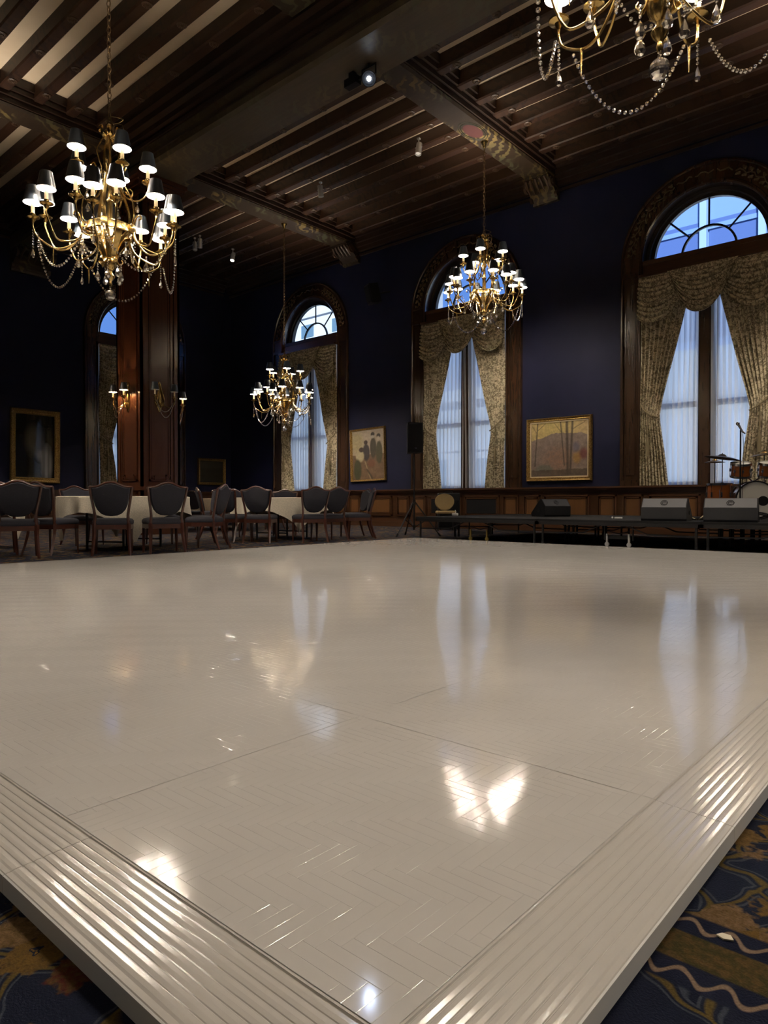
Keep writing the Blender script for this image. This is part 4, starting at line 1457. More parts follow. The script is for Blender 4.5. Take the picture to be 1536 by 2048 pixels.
        mb.build('bead_garland', M['crystal'], t)
        mb = MB(); mb.T = T
        drop(mb, (0.80, 0, 0.62), 0.11, 0.022, 7)
        mb.build('crystal_drop', M['crystal'], t)
        mb = MB(); mb.T = T
        drop(mb, (0.135, 0, 0.36), 0.12, 0.033, 3)
        mb.build('crystal_drop', M['crystal'], t)
        mb = MB(); mb.T = Matrix.Rotation(a+R(36), 4, 'Z')
        drop(mb, (0.40, 0, 0.52), 0.12, 0.033, 2)
        mb.build('crystal_drop', M['crystal'], t)
    mb = MB(); mb.T = None
    for k in range(6):
        a = R(60*k)
        mb.tube(bez([(0.03*math.cos(a), 0.03*math.sin(a), 1.80), (0.085*math.cos(a), 0.085*math.sin(a), 1.84), (0.10*math.cos(a), 0.10*math.sin(a), 1.92), (0.13*math.cos(a), 0.13*math.sin(a), 1.90)], 4), [0.03]*8+[0.02]*4+[0.012], 5, True, (1, 0.3))
    mb.build('leaf_crown', M['brass'], t, True, 60)
    mb = MB()
    for k in range(3): bead(mb, (0, 0, 0.075+0.03*k), 0.017)
    mb.ball((0, 0, 0), 0.062, 12, 9)
    mb.build('crystal_ball', M['crystal'], t)
    return t
def chain_and_canopy(t, z0, ztop):
    """z0: world height of ball; chain from crown to beam"""
    mb = MB()
    za, zb = 1.95, ztop-z0-0.10
    mb.torus((0, 0, za), 0.045, 0.008, 12, 5, Matrix.Rotation(R(90), 4, 'X'))
    n = int((zb-za)/0.075)
    st = (zb-za)/n
    for k in range(n):
        mb.T = Matrix.Translation((0, 0, za+st*(k+0.7))) @ Matrix.Rotation(R(90*(k % 2)), 4, 'Z') @ Matrix.Diagonal((0.62, 1, 1.25, 1)) @ Matrix.Rotation(R(90), 4, 'X')
        mb.torus((0, 0, 0), 0.038, 0.0075, 8, 4)
    mb.T = None
    mb.tube([(0.012*math.sin(i), 0.012*math.cos(i), za+(zb-za)*i/40) for i in range(41)], 0.004, 4)
    mb.build('chain', M['chain'], t, True, 60)
    mb = MB(); mb.lathe([(0.012, ztop-z0-0.14), (0.03, ztop-z0-0.12), (0.05, ztop-z0-0.05), (0.075, ztop-z0-0.02), (0.078, ztop-z0)], 16)
    mb.build('ceiling_canopy', M['brass'], t, True)
    mb = MB()
    rr = random.Random(5)
    P = [(0, 0, za+0.02)]
    for k in range(16): P.append((rr.uniform(-0.02, 0.16), rr.uniform(-0.06, 0.06), za-0.05+rr.uniform(-0.16, 0.16)))
    mb.tube(bez(P, 5), 0.0045, 4)
    mb.build('cord_loop', M['chain'], t, True, 60)
CH = [(-7.70, 3.94, 3.09, 'large brass chandelier at left, nearest in full view', 33),
      (-7.76, 11.92, 4.16, 'brass chandelier before the window beside the landscape painting', 47),
      (-14.0, 11.95, 2.60, 'small-looking far chandelier hanging low over the middle table', 10),
      (-1.5, 4.2, 3.27, 'nearest chandelier cut off by the top right corner', 20),
      (-1.5, 11.95, 3.6, 'brass chandelier outside the picture beyond the right edge', 0),
      (4.75, 4.0, 3.3, 'added unseen chandelier for extra light, right of the camera', 0),  # added out of view to brighten the near right floor rim
      (-7.72, -3.9, 3.2, 'added unseen chandelier for extra light, behind the camera', 0),  # added out of view to light the left rim of the dance floor
      (-14.0, 3.95, 3.1, 'brass chandelier outside the picture beyond the left edge', 0)]
protoc = None
for (x, y, z, lb, az) in CH:
    if protoc is None:
        protoc = make_chandelier(lb); c = protoc
        pkids = list(c.children)
    else:
        c = protoc.copy(); COL.objects.link(c); c['label'] = lb
        for ch in pkids: copy_tree(ch, c)
    c.location = (x, y, z); c.rotation_euler = (0, 0, R(az))
    chain_and_canopy(c, z, ZBM)

# ------------------------------------------------------------------ sconces on the column
sc_light = bpy.data.lights.new('sconce_light', 'POINT'); sc_light.energy = LAMP_W*0.9; sc_light.color = (1.0, 0.66, 0.36); sc_light.shadow_soft_size = 0.02
def make_sconce(label, loc, rz, lit):
    """wall at local y = 0, room towards -y"""
    t = thing('wall_sconce', label, 'sconce', loc, rz, 'two-arm wall sconces')
    mb = MB()
    mb.T = Matrix.Translation((0, -0.012, 0)) @ Matrix.Diagonal((1, 0.3, 1, 1))
    mb.lathe([(0.012, -0.28), (0.03, -0.24), (0.06, -0.16), (0.085, -0.10), (0.07, 0.0), (0.045, 0.10), (0.032, 0.20), (0.05, 0.27), (0.03, 0.33), (0.01, 0.36)], 12)
    mb.T = None
    for s in (-1, 1): mb.tube(bez([(0, -0.03, -0.2), (s*0.07, -0.05, -0.12), (s*0.08, -0.04, 0.02), (s*0.03, -0.03, 0.2), (0, -0.03, 0.3)], 5), 0.012, 5)
    mb.build('back_plate', M['brass'], t, True, 60)
    for s, l in zip((-1, 1), lit):
        mb = MB()
        mb.tube(bez([(s*0.03, -0.04, -0.08), (s*0.06, -0.14, -0.17), (s*0.15, -0.20, -0.19), (s*0.22, -0.22, -0.12), (s*0.225, -0.22, -0.04)], 6), 0.010, 6)
        arm = mb.build('arm', M['brass'], t, True, 60)
        add_lamp(arm, (s*0.225, -0.22, 0.0), l, 0.85, sc_light)
    mb = MB()
    for d, sg in ((0.0, 0.22), (0.03, 0.34)):
        A = Vector((-0.20, -0.22, -0.08)); B = Vector((0.20, -0.22, -0.08))
        pts = []
        for i in range(17):
            u = i/16; p = A.lerp(B, u); p.z -= sg*4*u*(1-u); p.y -= d; pts.append(p)
        bead_path(mb, pts, 0.011, 0.026)
    mb.build('bead_garland', M['crystal'], t)
    return t
make_sconce('lit two-arm brass sconce on the column face towards the left', (-13.72, CY0+0.03, 2.86), 0, (True, True))
make_sconce('unlit brass sconce on the column face towards the stage', (CX1-0.03, 7.80, 2.86), R(90), (False, False))
make_sconce('lit sconce peeking out behind the right column edge', (-13.55, CY1-0.03, 2.80), R(180), (True, True))

# ------------------------------------------------------------------ track heads, projector, wall speaker
def track_head(label, loc, tilt, rz, lit=False, up=ZJ):
    t = thing('track_spotlight', label, 'spotlight', loc, rz, 'small ceiling spotlights')
    mb = MB(); mb.box(-0.03, 0.03, -0.03, 0.03, up-loc[2]-0.03, up-loc[2]); mb.cyl((0, 0, 0.05), (0, 0, up-loc[2]-0.02), 0.012, 8)
    mb.box(-0.075, 0.075, -0.012, 0.012, 0.03, 0.05); mb.build('stem', M['trackhead'], t)
    mb = MB(); mb.T = Matrix.Rotation(R(tilt), 4, 'X')
    mb.lathe([(0.058, 0.13), (0.06, 0.125), (0.06, 0.0), (0.064, -0.02), (0.064, -0.12), (0.058, -0.12), (0.05, -0.06)], 14)
    h = mb.build('lamp_can', M['trackhead'], t, True)
    mb = MB(); mb.T = Matrix.Rotation(R(tilt), 4, 'X'); mb.lathe([(0.05, -0.095), (0.03, -0.10), (0.0005, -0.10)], 12)
    mb.build('lens', M['bulb'] if lit else M['white'], h)
    if lit:
        ld = bpy.data.lights.new('track_light', 'SPOT'); ld.energy = 60; ld.color = (1, 0.85, 0.65); ld.spot_size = R(70); ld.shadow_soft_size = 0.03
        l = bpy.data.objects.new('track_light', ld); COL.objects.link(l); l.parent = t; l.rotation_euler = (R(tilt), 0, 0)
        l.location = Matrix.Rotation(R(tilt), 3, 'X') @ Vector((0, 0, -0.13))
    return t
track_head('silver ceiling spotlight nearest the middle of the ceiling', (-11.9, 11.28, 8.0), 12, R(20))
track_head('silver ceiling spotlight left of the middle chandelier chain', (-8.95, 11.28, 8.0), -14, R(10))
track_head('left one of a pair of silver spotlights far left', (-17.1, 11.28, 7.98), -20, R(60))
track_head('right one of a pair of silver spotlights far left', (-16.85, 11.28, 8.0), 6, R(60))
track_head('lit warm spotlight glowing on the far ceiling', (-17.0, 12.52, 7.98), 18, R(200), True)
t = thing('projector', 'black stage light with bright white lens under the girder', 'stage light', (-7.25, 7.9, 7.22))
mb = MB(); mb.tube([(-0.14, 0, 0.02), (-0.14, 0, 0.18), (0.14, 0, 0.18), (0.14, 0, 0.02)], 0.015, 6); mb.cyl((0, 0, 0.18), (0, 0, 0.228), 0.025, 8)
mb.build('yoke', M['blackm'], t)
fwd = Vector((0, 0, 0.69)) - Vector((-7.25, 7.9, 7.22)); 
q_ = fwd.to_track_quat('Z', 'Y').to_matrix().to_4x4()
mb = MB(); mb.T = q_
mb.lathe([(0.07, -0.20), (0.10, -0.16), (0.11, 0.0), (0.115, 0.06), (0.105, 0.06), (0.09, 0.02)], 18)
b_ = mb.build('body', M['black'], t, True)
mb = MB(); mb.T = q_; mb.lathe([(0.035, 0.062), (0.02, 0.07), (0.0005, 0.072)], 14); mb.build('lens', M['led'], b_)
mb = MB(); mb.box(-0.48, -0.22, -0.06, 0.06, 0.02, 0.14); mb.box(-0.40, -0.30, -0.04, 0.04, 0.14, 0.228); mb.box(-0.23, -0.13, -0.02, 0.02, 0.06, 0.10)
mb.build('driver_box', M['black'], t)
ld = bpy.data.lights.new('stage_light', 'SPOT'); ld.energy = 30; ld.color = (0.55, 0.70, 1.0); ld.spot_size = R(50); ld.shadow_soft_size = 0.06
l = bpy.data.objects.new('stage_light', ld); COL.objects.link(l); l.parent = t; l.location = fwd.normalized()*0.09
l.rotation_euler = fwd.to_track_quat('-Z', 'Y').to_euler()

def speaker_box(name, label, w_, d_, h_, loc, rz, tilt=0, grille=True):
    t = thing(name, label, 'loudspeaker', loc, rz)
    T = Matrix.Rotation(R(tilt), 4, 'X')
    mb = MB(); mb.T = T
    mb.prism([(-w_/2, -d_/2+0.02), (-w_/2+0.02, -d_/2), (w_/2-0.02, -d_/2), (w_/2, -d_/2+0.02), (w_/2*0.75, d_/2), (-w_/2*0.75, d_/2)], 0, h_, 'z')
    mb.build('cabinet', M['black'], t)
    mb = MB(); mb.T = T; mb.cbox(-w_/2+0.02, w_/2-0.02, -d_/2-0.012, -d_/2, 0.03, h_-0.03, 0.005); mb.build('grille', M['grille'], t)
    mb = MB(); mb.T = T; mb.box(-0.02, 0.02, -d_/2-0.016, -d_/2-0.010, h_*0.14, h_*0.14+0.012); mb.build('badge', M['chrome'], t)
    return t
ts = speaker_box('wall_speaker', 'black loudspeaker bracketed high on the wall between windows', 0.34, 0.30, 0.52, (-12.75, YB-0.36, 6.15), R(-25), 14)
mb = MB(); mb.cyl((0, 0.10, 0.28), (0.12, 0.40, 0.34), 0.025, 8); mb.build('bracket', M['black'], ts)
px_, py_ = ground(828, 13.75)
face = math.atan2(-py_, -px_) + PI/2
speaker_box('loudspeaker', 'black loudspeaker on a tripod beside the stage corner', 0.31, 0.30, 0.60, (px_, py_, 1.655), face+R(12))
t = thing('speaker_stand', 'black tripod stand carrying a loudspeaker beside the stage', 'stand', (px_, py_, 0))
mb = MB(); mb.cyl((0, 0, 0.12), (0, 0, 1.655), 0.018, 10); mb.build('pole', M['blackm'], t)
mb = MB(); mb.cyl((0, 0, 0.62), (0, 0, 0.72), 0.032, 10); mb.cyl((0, 0, 0.16), (0, 0, 0.22), 0.03, 10); mb.build('collar', M['blackm'], t)
for k in range(3):
    a = face - PI/2 + R(60+120*k) + R(20)
    c, s = math.cos(a), math.sin(a)
    mb = MB(); mb.cyl((0.03*c, 0.03*s, 0.67), (0.52*c, 0.52*s, 0.02), 0.014, 8); g_ = mb.build('leg', M['blackm'], t)
    mb = MB(); mb.cyl((0.49*c, 0.49*s, 0.06), (0.535*c, 0.535*s, 0.0), 0.019, 8); mb.build('rubber_foot', M['black'], g_)
    mb = MB(); mb.cyl((0.03*c, 0.03*s, 0.19), (0.28*c, 0.28*s, 0.34), 0.009, 6); mb.build('brace', M['blackm'], t)

# ------------------------------------------------------------------ things on and around the stage
def wedge(label, px, y, rz, w_=0.62, dark=False):
    # place on stage along the row y, at column px
    k = (px-768)/FPX
    D = y/(CA+SA*k)
    x = -SA*D+CA*k*D
    t = thing('floor_monitor', label, 'stage monitor', (x, y, SZ), rz, 'wedge stage monitors')
    mb = MB()
    mb.prism([(-0.20, 0.0), (-0.22, 0.03), (-0.22, 0.19), (-0.10, 0.325), (-0.06, 0.325), (0.24, 0.06), (0.22, 0.0)], -w_/2, w_/2, 'x')
    mb.build('cabinet', M['black' if dark else 'wedge'], t)
    T = Matrix.Translation((0, -0.16, 0.2575)) @ Matrix.Rotation(math.atan2(0.135, 0.12), 4, 'X')
    mb = MB(); mb.T = T; mb.cbox(-w_/2+0.012, w_/2-0.012, -0.085, 0.085, -0.004, 0.006, 0.003); mb.build('top_plate', M['wedge' if dark else 'wedge_top'], t)
    mb = MB(); mb.T = T
    mb.torus((0, 0, 0.007), 0.045, 0.004, 20, 5)
    mb.tube([(0.028*math.cos(a), 0.028*math.sin(a), 0.007) for a in [R(40+20*i) for i in range(14)]], 0.004, 5)
    mb.tube([(-0.02, 0.0, 0.007), (0.0, 0.012, 0.007), (0.02, -0.004, 0.007), (0.05, 0.004, 0.007)], 0.003, 5)
    mb.build('round_emblem', M['black'], t)
    mb = MB()
    mb.T = Matrix.Translation((0, 0.09, 0.1925)) @ Matrix.Rotation(-math.atan2(0.265, 0.30), 4, 'X')
    mb.cbox(-w_/2+0.02, w_/2-0.02, -0.18, 0.18, 0.0, 0.01, 0.004); mb.build('grille', M['grille'], t)
    mb = MB()
    for s in (-1, 1):
        mb.T = Matrix.Translation((s*w_/2, -0.02, 0.12)) @ Matrix.Rotation(R(90), 4, 'Y'); mb.lathe([(0.03, -0.006), (0.03, 0.006)], 10)
    mb.build('side_handle', M['black'], t)
    return t
wedge('grey wedge monitor at the stage edge, left of two', 1333, 10.28, R(8))
wedge('grey wedge monitor at the stage edge in front of the bass drum', 1463, 10.28, R(10), 0.66)
wedge('dark wedge monitor alone further back on the stage', 1102, 11.75, R(62), 0.56, True)

def stage_pt(px, y):
    k = (px-768)/FPX
    D = y/(CA+SA*k)
    return (-SA*D+CA*k*D, y)
# drum kit
bx_, by_ = stage_pt(1512, 12.0)
kit_rz = math.atan2(-by_, -bx_) + PI/2 + R(12)
def drum(name, label, loc, rz, rad, dep, tiltx, front, group=None):
    t = thing(name, label, 'drum', loc, rz, group)
    T = Matrix.Rotation(R(tiltx), 4, 'X')
    mb = MB(); mb.T = T; mb.lathe([(rad-0.01, 0), (rad-0.01, dep)], 32, False, False); mb.build('shell', M['drumwood'], t, True, 50)
    for z in (0.0, dep):
        mb = MB(); mb.T = T @ Matrix.Translation((0, 0, z-0.018)); mb.lathe([(rad-0.012, 0), (rad+0.008, 0), (rad+0.008, 0.036), (rad-0.012, 0.036), (rad-0.012, 0)], 32, False, False)
        mb.build('hoop', M['black'] if front else M['chrome'], t, True, 40)
        mb = MB(); mb.T = T @ Matrix.Translation((0, 0, z)); mb.lathe([(0.0005, 0.004 if z else -0.004), (rad-0.012, 0.0)], 32, False, False)
        h = mb.build('drum_head', M['drumhead'], t)
        if front and z == 0.0:
            mb = MB(); mb.T = T @ Matrix.Translation((0.10, 0.02, -0.007)); mb.lathe([(0.0005, 0), (0.075, 0.001), (0.078, 0.003)], 20, False, False); mb.build('port_hole', M['black'], h)
    mb = MB()
    for k in range(8):
        a = 2*PI*k/8; c, s = math.cos(a)*(rad+0.006), math.sin(a)*(rad+0.006)
        mb.T = T; mb.cyl((c, s, 0.0), (c, s, dep), 0.005, 5); mb.cbox(c-0.012, c+0.012, s-0.012, s+0.012, dep*0.38, dep*0.62, 0.003)
    mb.build('tension_lug', M['chrome'], t)
    return t
dr = drum('bass_drum', 'amber bass drum with white head and black port', (bx_, by_, SZ+0.309), kit_rz, 0.29, 0.46, -90, True)
mb = MB()
for s in (-1, 1): mb.cyl((s*0.24, 0.06, -0.16), (s*0.36, 0.02, -0.288), 0.010, 6)
mb.build('spur', M['chrome'], dr)
d1 = Vector((math.cos(kit_rz), math.sin(kit_rz)))
d2 = Vector((-math.sin(kit_rz), math.cos(kit_rz)))
def off(a, b, z): 
    p = Vector((bx_, by_))+d1*a+d2*b
    return (p.x, p.y, z)
for (a, lb) in ((-0.19, 'amber rack tom on the left above the bass drum'), (0.21, 'amber rack tom on the right above the bass drum')):
    d_ = drum('rack_tom', lb, off(a, 0.18, SZ+0.69), kit_rz, 0.15, 0.20, 14, False, 'rack toms')
    mb = MB(); mb.tube([(0, 0.0, 0.05), (-a*0.5, 0.02, -0.02), (-a*0.9, 0.02, -0.08)], 0.011, 6); mb.build('holder', M['chrome'], d_)
d_ = drum('floor_tom', 'amber floor tom beside the bass drum', off(-0.47, 0.35, SZ+0.22), kit_rz, 0.19, 0.34, 0, False)
mb = MB()
for k in range(3):
    a = 2*PI*k/3+0.4; mb.tube([(0.205*math.cos(a), 0.205*math.sin(a), 0.25), (0.205*math.cos(a), 0.205*math.sin(a), -0.16), (0.23*math.cos(a), 0.23*math.sin(a), -0.217)], 0.007, 6)
mb.build('leg', M['chrome'], d_)
def cymbal_stand(label, loc, rz, h, rad, tilt, mat):
    t = thing('cymbal_stand', label, 'cymbal', loc, rz, 'cymbals on stands')
    mb = MB(); mb.cyl((0, 0, 0.25), (0, 0, h*0.55), 0.014, 8); mb.cyl((0, 0, h*0.5), (0, 0, h+0.05), 0.008, 8); mb.build('pole', M['chrome'], t)
    mb = MB(); mb.cyl((0, 0, h*0.53), (0, 0, h*0.58), 0.022, 8); mb.cyl((0, 0, 0.26), (0, 0, 0.31), 0.024, 8); mb.build('collar', M['chrome'], t)
    for k in range(3):
        a = R(20+120*k); mb = MB(); mb.tube([(0.015*math.cos(a), 0.015*math.sin(a), 0.30), (0.22*math.cos(a), 0.22*math.sin(a), 0.006)], 0.009, 6); mb.build('leg', M['chrome'], t)
    mb = MB(); mb.T = Matrix.Translation((0, 0, h)) @ Matrix.Rotation(R(tilt), 4, 'Y')
    mb.lathe([(rad, -0.035), (rad*0.6, -0.012), (rad*0.25, 0.0), (rad*0.2, 0.02), (rad*0.1, 0.035), (0.0005, 0.038)], 28, False, False)
    mb.lathe([(rad, -0.036), (rad*0.6, -0.014), (rad*0.25, -0.002), (0.01, 0.03)], 28, False, False)
    mb.build('cymbal', mat, t, True, 50)
    return t
M['cymbal_dark'] = pmat('dark_cymbal', (0.05, 0.04, 0.03), 0.4, metal=0.9)
x_, y_ = stage_pt(1444, 12.1)
cymbal_stand('dark tilted cymbal on a stand left of the mic stand', (x_, y_, SZ), kit_rz, 1.02, 0.27, 9, M['cymbal_dark'])
x_, y_ = stage_pt(1429, 12.75)
cymbal_stand('low pair of hi-hat cymbals on the leftmost stand', (x_, y_, SZ), kit_rz, 0.99, 0.17, 0, M['cymbal'])
x_, y_ = stage_pt(1528, 12.95)
cymbal_stand('pale bronze cymbal above the rack toms', (x_, y_, SZ), kit_rz, 1.10, 0.25, -8, M['cymbal'])
# microphone on a straight stand
x_, y_ = stage_pt(1480, 11.35)
t = thing('microphone_stand', 'black straight stand with microphone in front of the drum kit', 'microphone stand', (x_, y_, SZ))
mb = MB(); mb.lathe([(0.13, 0), (0.13, 0.018), (0.03, 0.03), (0.02, 0.05)], 20); mb.build('base', M['black'], t, True)
mb = MB(); mb.cyl((0, 0, 0.03), (0, 0, 1.36), 0.0115, 8); mb.build('pole', M['black'], t)
mb = MB(); mb.T = Matrix.Translation((0, 0, 1.38)) @ Matrix.Rotation(R(-28), 4, 'Y'); mb.lathe([(0.012, -0.08), (0.018, 0.06)], 10); mb.cyl((0, 0, -0.05), (0.02, 0, -0.1), 0.012, 6)
mb.build('microphone_body', M['chrome'], t, True)
mb = MB(); mb.T = Matrix.Translation((0, 0, 1.38)) @ Matrix.Rotation(R(-28), 4, 'Y'); mb.ball((0, 0, 0.085), 0.028, 12, 8)
mb.build('microphone_grille', M['chrome'], t, True)
mb = MB(); mb.tube(bez([(0.03, 0, 1.30), (0.045, 0.0, 1.0), (0.03, 0, 0.5), (0.05, 0.02, 0.08), (0.25, 0.1, 0.006)], 6), 0.004, 5); mb.build('cable', M['black'], t)
# music lyre, cables, small boxes
x_, y_ = stage_pt(1400, 10.75)
t = thing('drum_sticks', 'pair of pale drum sticks leaning between the two wedges', 'drum sticks', (x_, y_, SZ), R(20))
for (a, b) in (((-0.02, 0, 0.008), (0.16, 0.03, 0.16)), ((-0.04, 0.02, 0.008), (-0.16, 0.05, 0.07))):
    mb = MB(); mb.tube([a, b], [0.008, 0.006], 6); mb.build('stick', M['liner'], t)
x_, y_ = stage_pt(1395, 10.9)
mb = MB()
rr = random.Random(9)
P = [(rr.uniform(-0.25, 0.55), rr.uniform(-0.2, 0.2), 0.008+0.03*(k % 3 == 1)) for k in range(18)]
mb.tube(bez(P, 6), 0.006, 5)
o = mb.build('stage_cable', M['black'], loc=(x_, y_, SZ+0.004)); tag(o, 'tangle of black cable between the two grey wedges', 'cable')
x_, y_ = stage_pt(1520, 10.75)
mb = MB()
P = [(rr.uniform(-0.1, 0.35), rr.uniform(-0.15, 0.15), 0.01+0.12*abs(math.sin(k))) for k in range(20)]
mb.tube(bez(P, 6), 0.006, 5)
o = mb.build('stage_cable', M['black'], loc=(x_, y_, SZ+0.004)); tag(o, 'looped black cable right of the right wedge', 'cable')
x_, y_ = stage_pt(1232, 10.9)
t = thing('cable_adapter', 'small white adapter lying on the stage left of wedges', 'adapter', (x_, y_, SZ))
mb = MB(); mb.cbox(-0.02, 0.10, -0.02, 0.02, 0.0, 0.028, 0.005); mb.build('body', M['white'], t)
mb = MB(); mb.ball((-0.06, 0, 0.018), 0.018, 8, 6); mb.build('plug', M['white'], t)
x_, y_ = stage_pt(866, 11.2)
t = thing('cable_adapter', 'small white plug lying near the left stage end', 'adapter', (x_+0.55, y_, SZ))
mb = MB(); mb.cbox(-0.06, 0.06, -0.025, 0.025, 0.0, 0.05, 0.008); mb.build('body', M['white'], t)
mb = MB(); mb.tube([(0, 0, 0.04), (0.02, 0, 0.08), (0.0, 0.0, 0.11)], 0.006, 5); mb.build('plug', M['white'], t)
# tan round-backed chair and black amplifier behind the stage end
px_, py_ = ground(891, 16.3)
rz_ = math.atan2(-py_, -px_)+PI/2+R(8)
t = thing('side_chair', 'tan round-backed chair behind the left stage end', 'chair', (px_, py_, 0), rz_)
mb = MB()
out = [(0.23*math.sin(a)*(1-0.10*math.cos(a)), 0.47+0.21*(1-math.cos(a))*0.97) for a in [2*PI*i/28 for i in range(28)]]
mb.prism(out, 0.16, 0.21, 'y'); mb.prism([(x*0.92, 0.68+(z-0.68)*0.92) for (x, z) in out], 0.14, 0.16, 'y'); mb.build('backrest', M['tan'], t)
mb = MB(); mb.cbox(-0.22, 0.22, -0.24, 0.18, 0.40, 0.47, 0.02); mb.build('seat', M['tan'], t)
for sx in (-1, 1):
    for sy in (-1, 1):
        mb = MB(); mb.cyl((sx*0.19, sy*0.19-0.02, 0.40), (sx*0.21, sy*0.22-0.02, 0), 0.017, 6); mb.build('leg', M['blackm'], t)
px_, py_ = ground(897, 17.0)
t = thing('amplifier', 'black amplifier cabinet behind the tan chair', 'amplifier', (px_, py_, 0), rz_)
mb = MB(); mb.cbox(-0.26, 0.26, -0.15, 0.15, 0.03, 0.90, 0.015); mb.build('cabinet', M['black'], t)
mb = MB(); mb.cbox(-0.23, 0.23, -0.162, -0.15, 0.08, 0.72, 0.004); mb.build('grille', M['grille'], t)
mb = MB(); mb.tube([(-0.1, 0, 0.90), (-0.08, 0, 0.93), (0.08, 0, 0.93), (0.1, 0, 0.90)], 0.012, 6); mb.build('handle', M['black'], t)
mb = MB()
for sx in (-1, 1): mb.box(sx*0.22-0.02, sx*0.22+0.02, -0.12, 0.12, 0.0, 0.03)
mb.build('foot', M['black'], t)

# ------------------------------------------------------------------ framed paintings
def lerp3(a, b, t): return tuple(p+(q-p)*t for p, q in zip(a, b))
def hsh(x, y):
    v = math.sin(x*127.1+y*311.7)*43758.5453
    return v-math.floor(v)
def vnoise(x, y):
    xi, yi = math.floor(x), math.floor(y); fx, fy = x-xi, y-yi
    fx, fy = fx*fx*(3-2*fx), fy*fy*(3-2*fy)
    a = hsh(xi, yi)*(1-fx)+hsh(xi+1, yi)*fx; b = hsh(xi, yi+1)*(1-fx)+hsh(xi+1, yi+1)*fx
    return a*(1-fy)+b*fy
def fbm(x, y): return 0.5*vnoise(x, y)+0.3*vnoise(2.1*x+5, 2.1*y)+0.2*vnoise(4.3*x, 4.3*y+9)
def seg(u, v, a, b, w0):
    ax, ay = a; bx, by = b
    dx, dy = bx-ax, by-ay
    t = max(0, min(1, ((u-ax)*dx+(v-ay)*dy)/(dx*dx+dy*dy)))
    d = math.hypot(u-ax-t*dx, v-ay-t*dy)
    return max(0.0, min(1.0, 1.5-d/w0))
def blob(u, v, c, r, soft=0.3):
    d = math.hypot((u-c[0])/r[0], (v-c[1])/r[1])
    return max(0.0, min(1.0, (1-d)/soft+0.5))
def paint_land(u, v):
    n = fbm(u*9, v*9); n2 = fbm(u*22+3, v*22)
    sky = lerp3((0.42, 0.33, 0.13), (0.34, 0.25, 0.13), abs(u-0.35)*1.4)
    hill = 0.66+0.12*blob(u, 0.5, (0.62, 0.5), (0.42, 9), 0.8)+0.05*(n-0.5)
    c = sky
    if v < hill:
        c = lerp3((0.15, 0.115, 0.10), (0.20, 0.155, 0.125), n)
        c = lerp3(c, (0.20, 0.10, 0.055), 0.6*blob(u, v, (0.5, 0.32), (0.28, 0.22), 0.9)*n2*1.5)
        c = lerp3(c, (0.26, 0.15, 0.045), 0.9*blob(u, v, (0.82, 0.34), (0.07, 0.11), 0.6))
        c = lerp3(c, (0.12, 0.03, 0.025), 0.8*blob(u, v, (0.93, 0.40), (0.07, 0.10), 0.7))
        c = lerp3(c, (0.085, 0.08, 0.13), 0.6*blob(u, v, (0.80, 0.52), (0.06, 0.10), 0.7))
        c = lerp3(c, (0.11, 0.105, 0.085), 0.9*blob(u, v, (0.24, 0.13), (0.16, 0.09), 0.4))
    if v < 0.10+0.04*n: c = lerp3(c, (0.05, 0.035, 0.02), 0.75)
    t = max(seg(u, v, (0.66, 0.03), (0.64, 1.0), 0.022), seg(u, v, (0.70, 0.05), (0.74, 1.0), 0.018), seg(u, v, (0.60, 0.2), (0.53, 1.0), 0.010), seg(u, v, (0.07, 0.2), (0.12, 1.0), 0.011))
    t = max(t, 0.8*seg(u, v, (0.12, 0.86), (0.26, 0.98), 0.006), 0.8*seg(u, v, (0.11, 0.8), (0.02, 0.95), 0.006), 0.8*seg(u, v, (0.55, 0.8), (0.42, 0.98), 0.005), 0.8*seg(u, v, (0.74, 0.85), (0.95, 0.97), 0.006))
    c = lerp3(c, (0.055, 0.042, 0.032), 0.9*t)
    n3 = fbm(u*60+7, v*44)
    k_ = (0.55+0.55*n2+0.55*n3)*1.3
    return tuple(k*k_ for k in c)
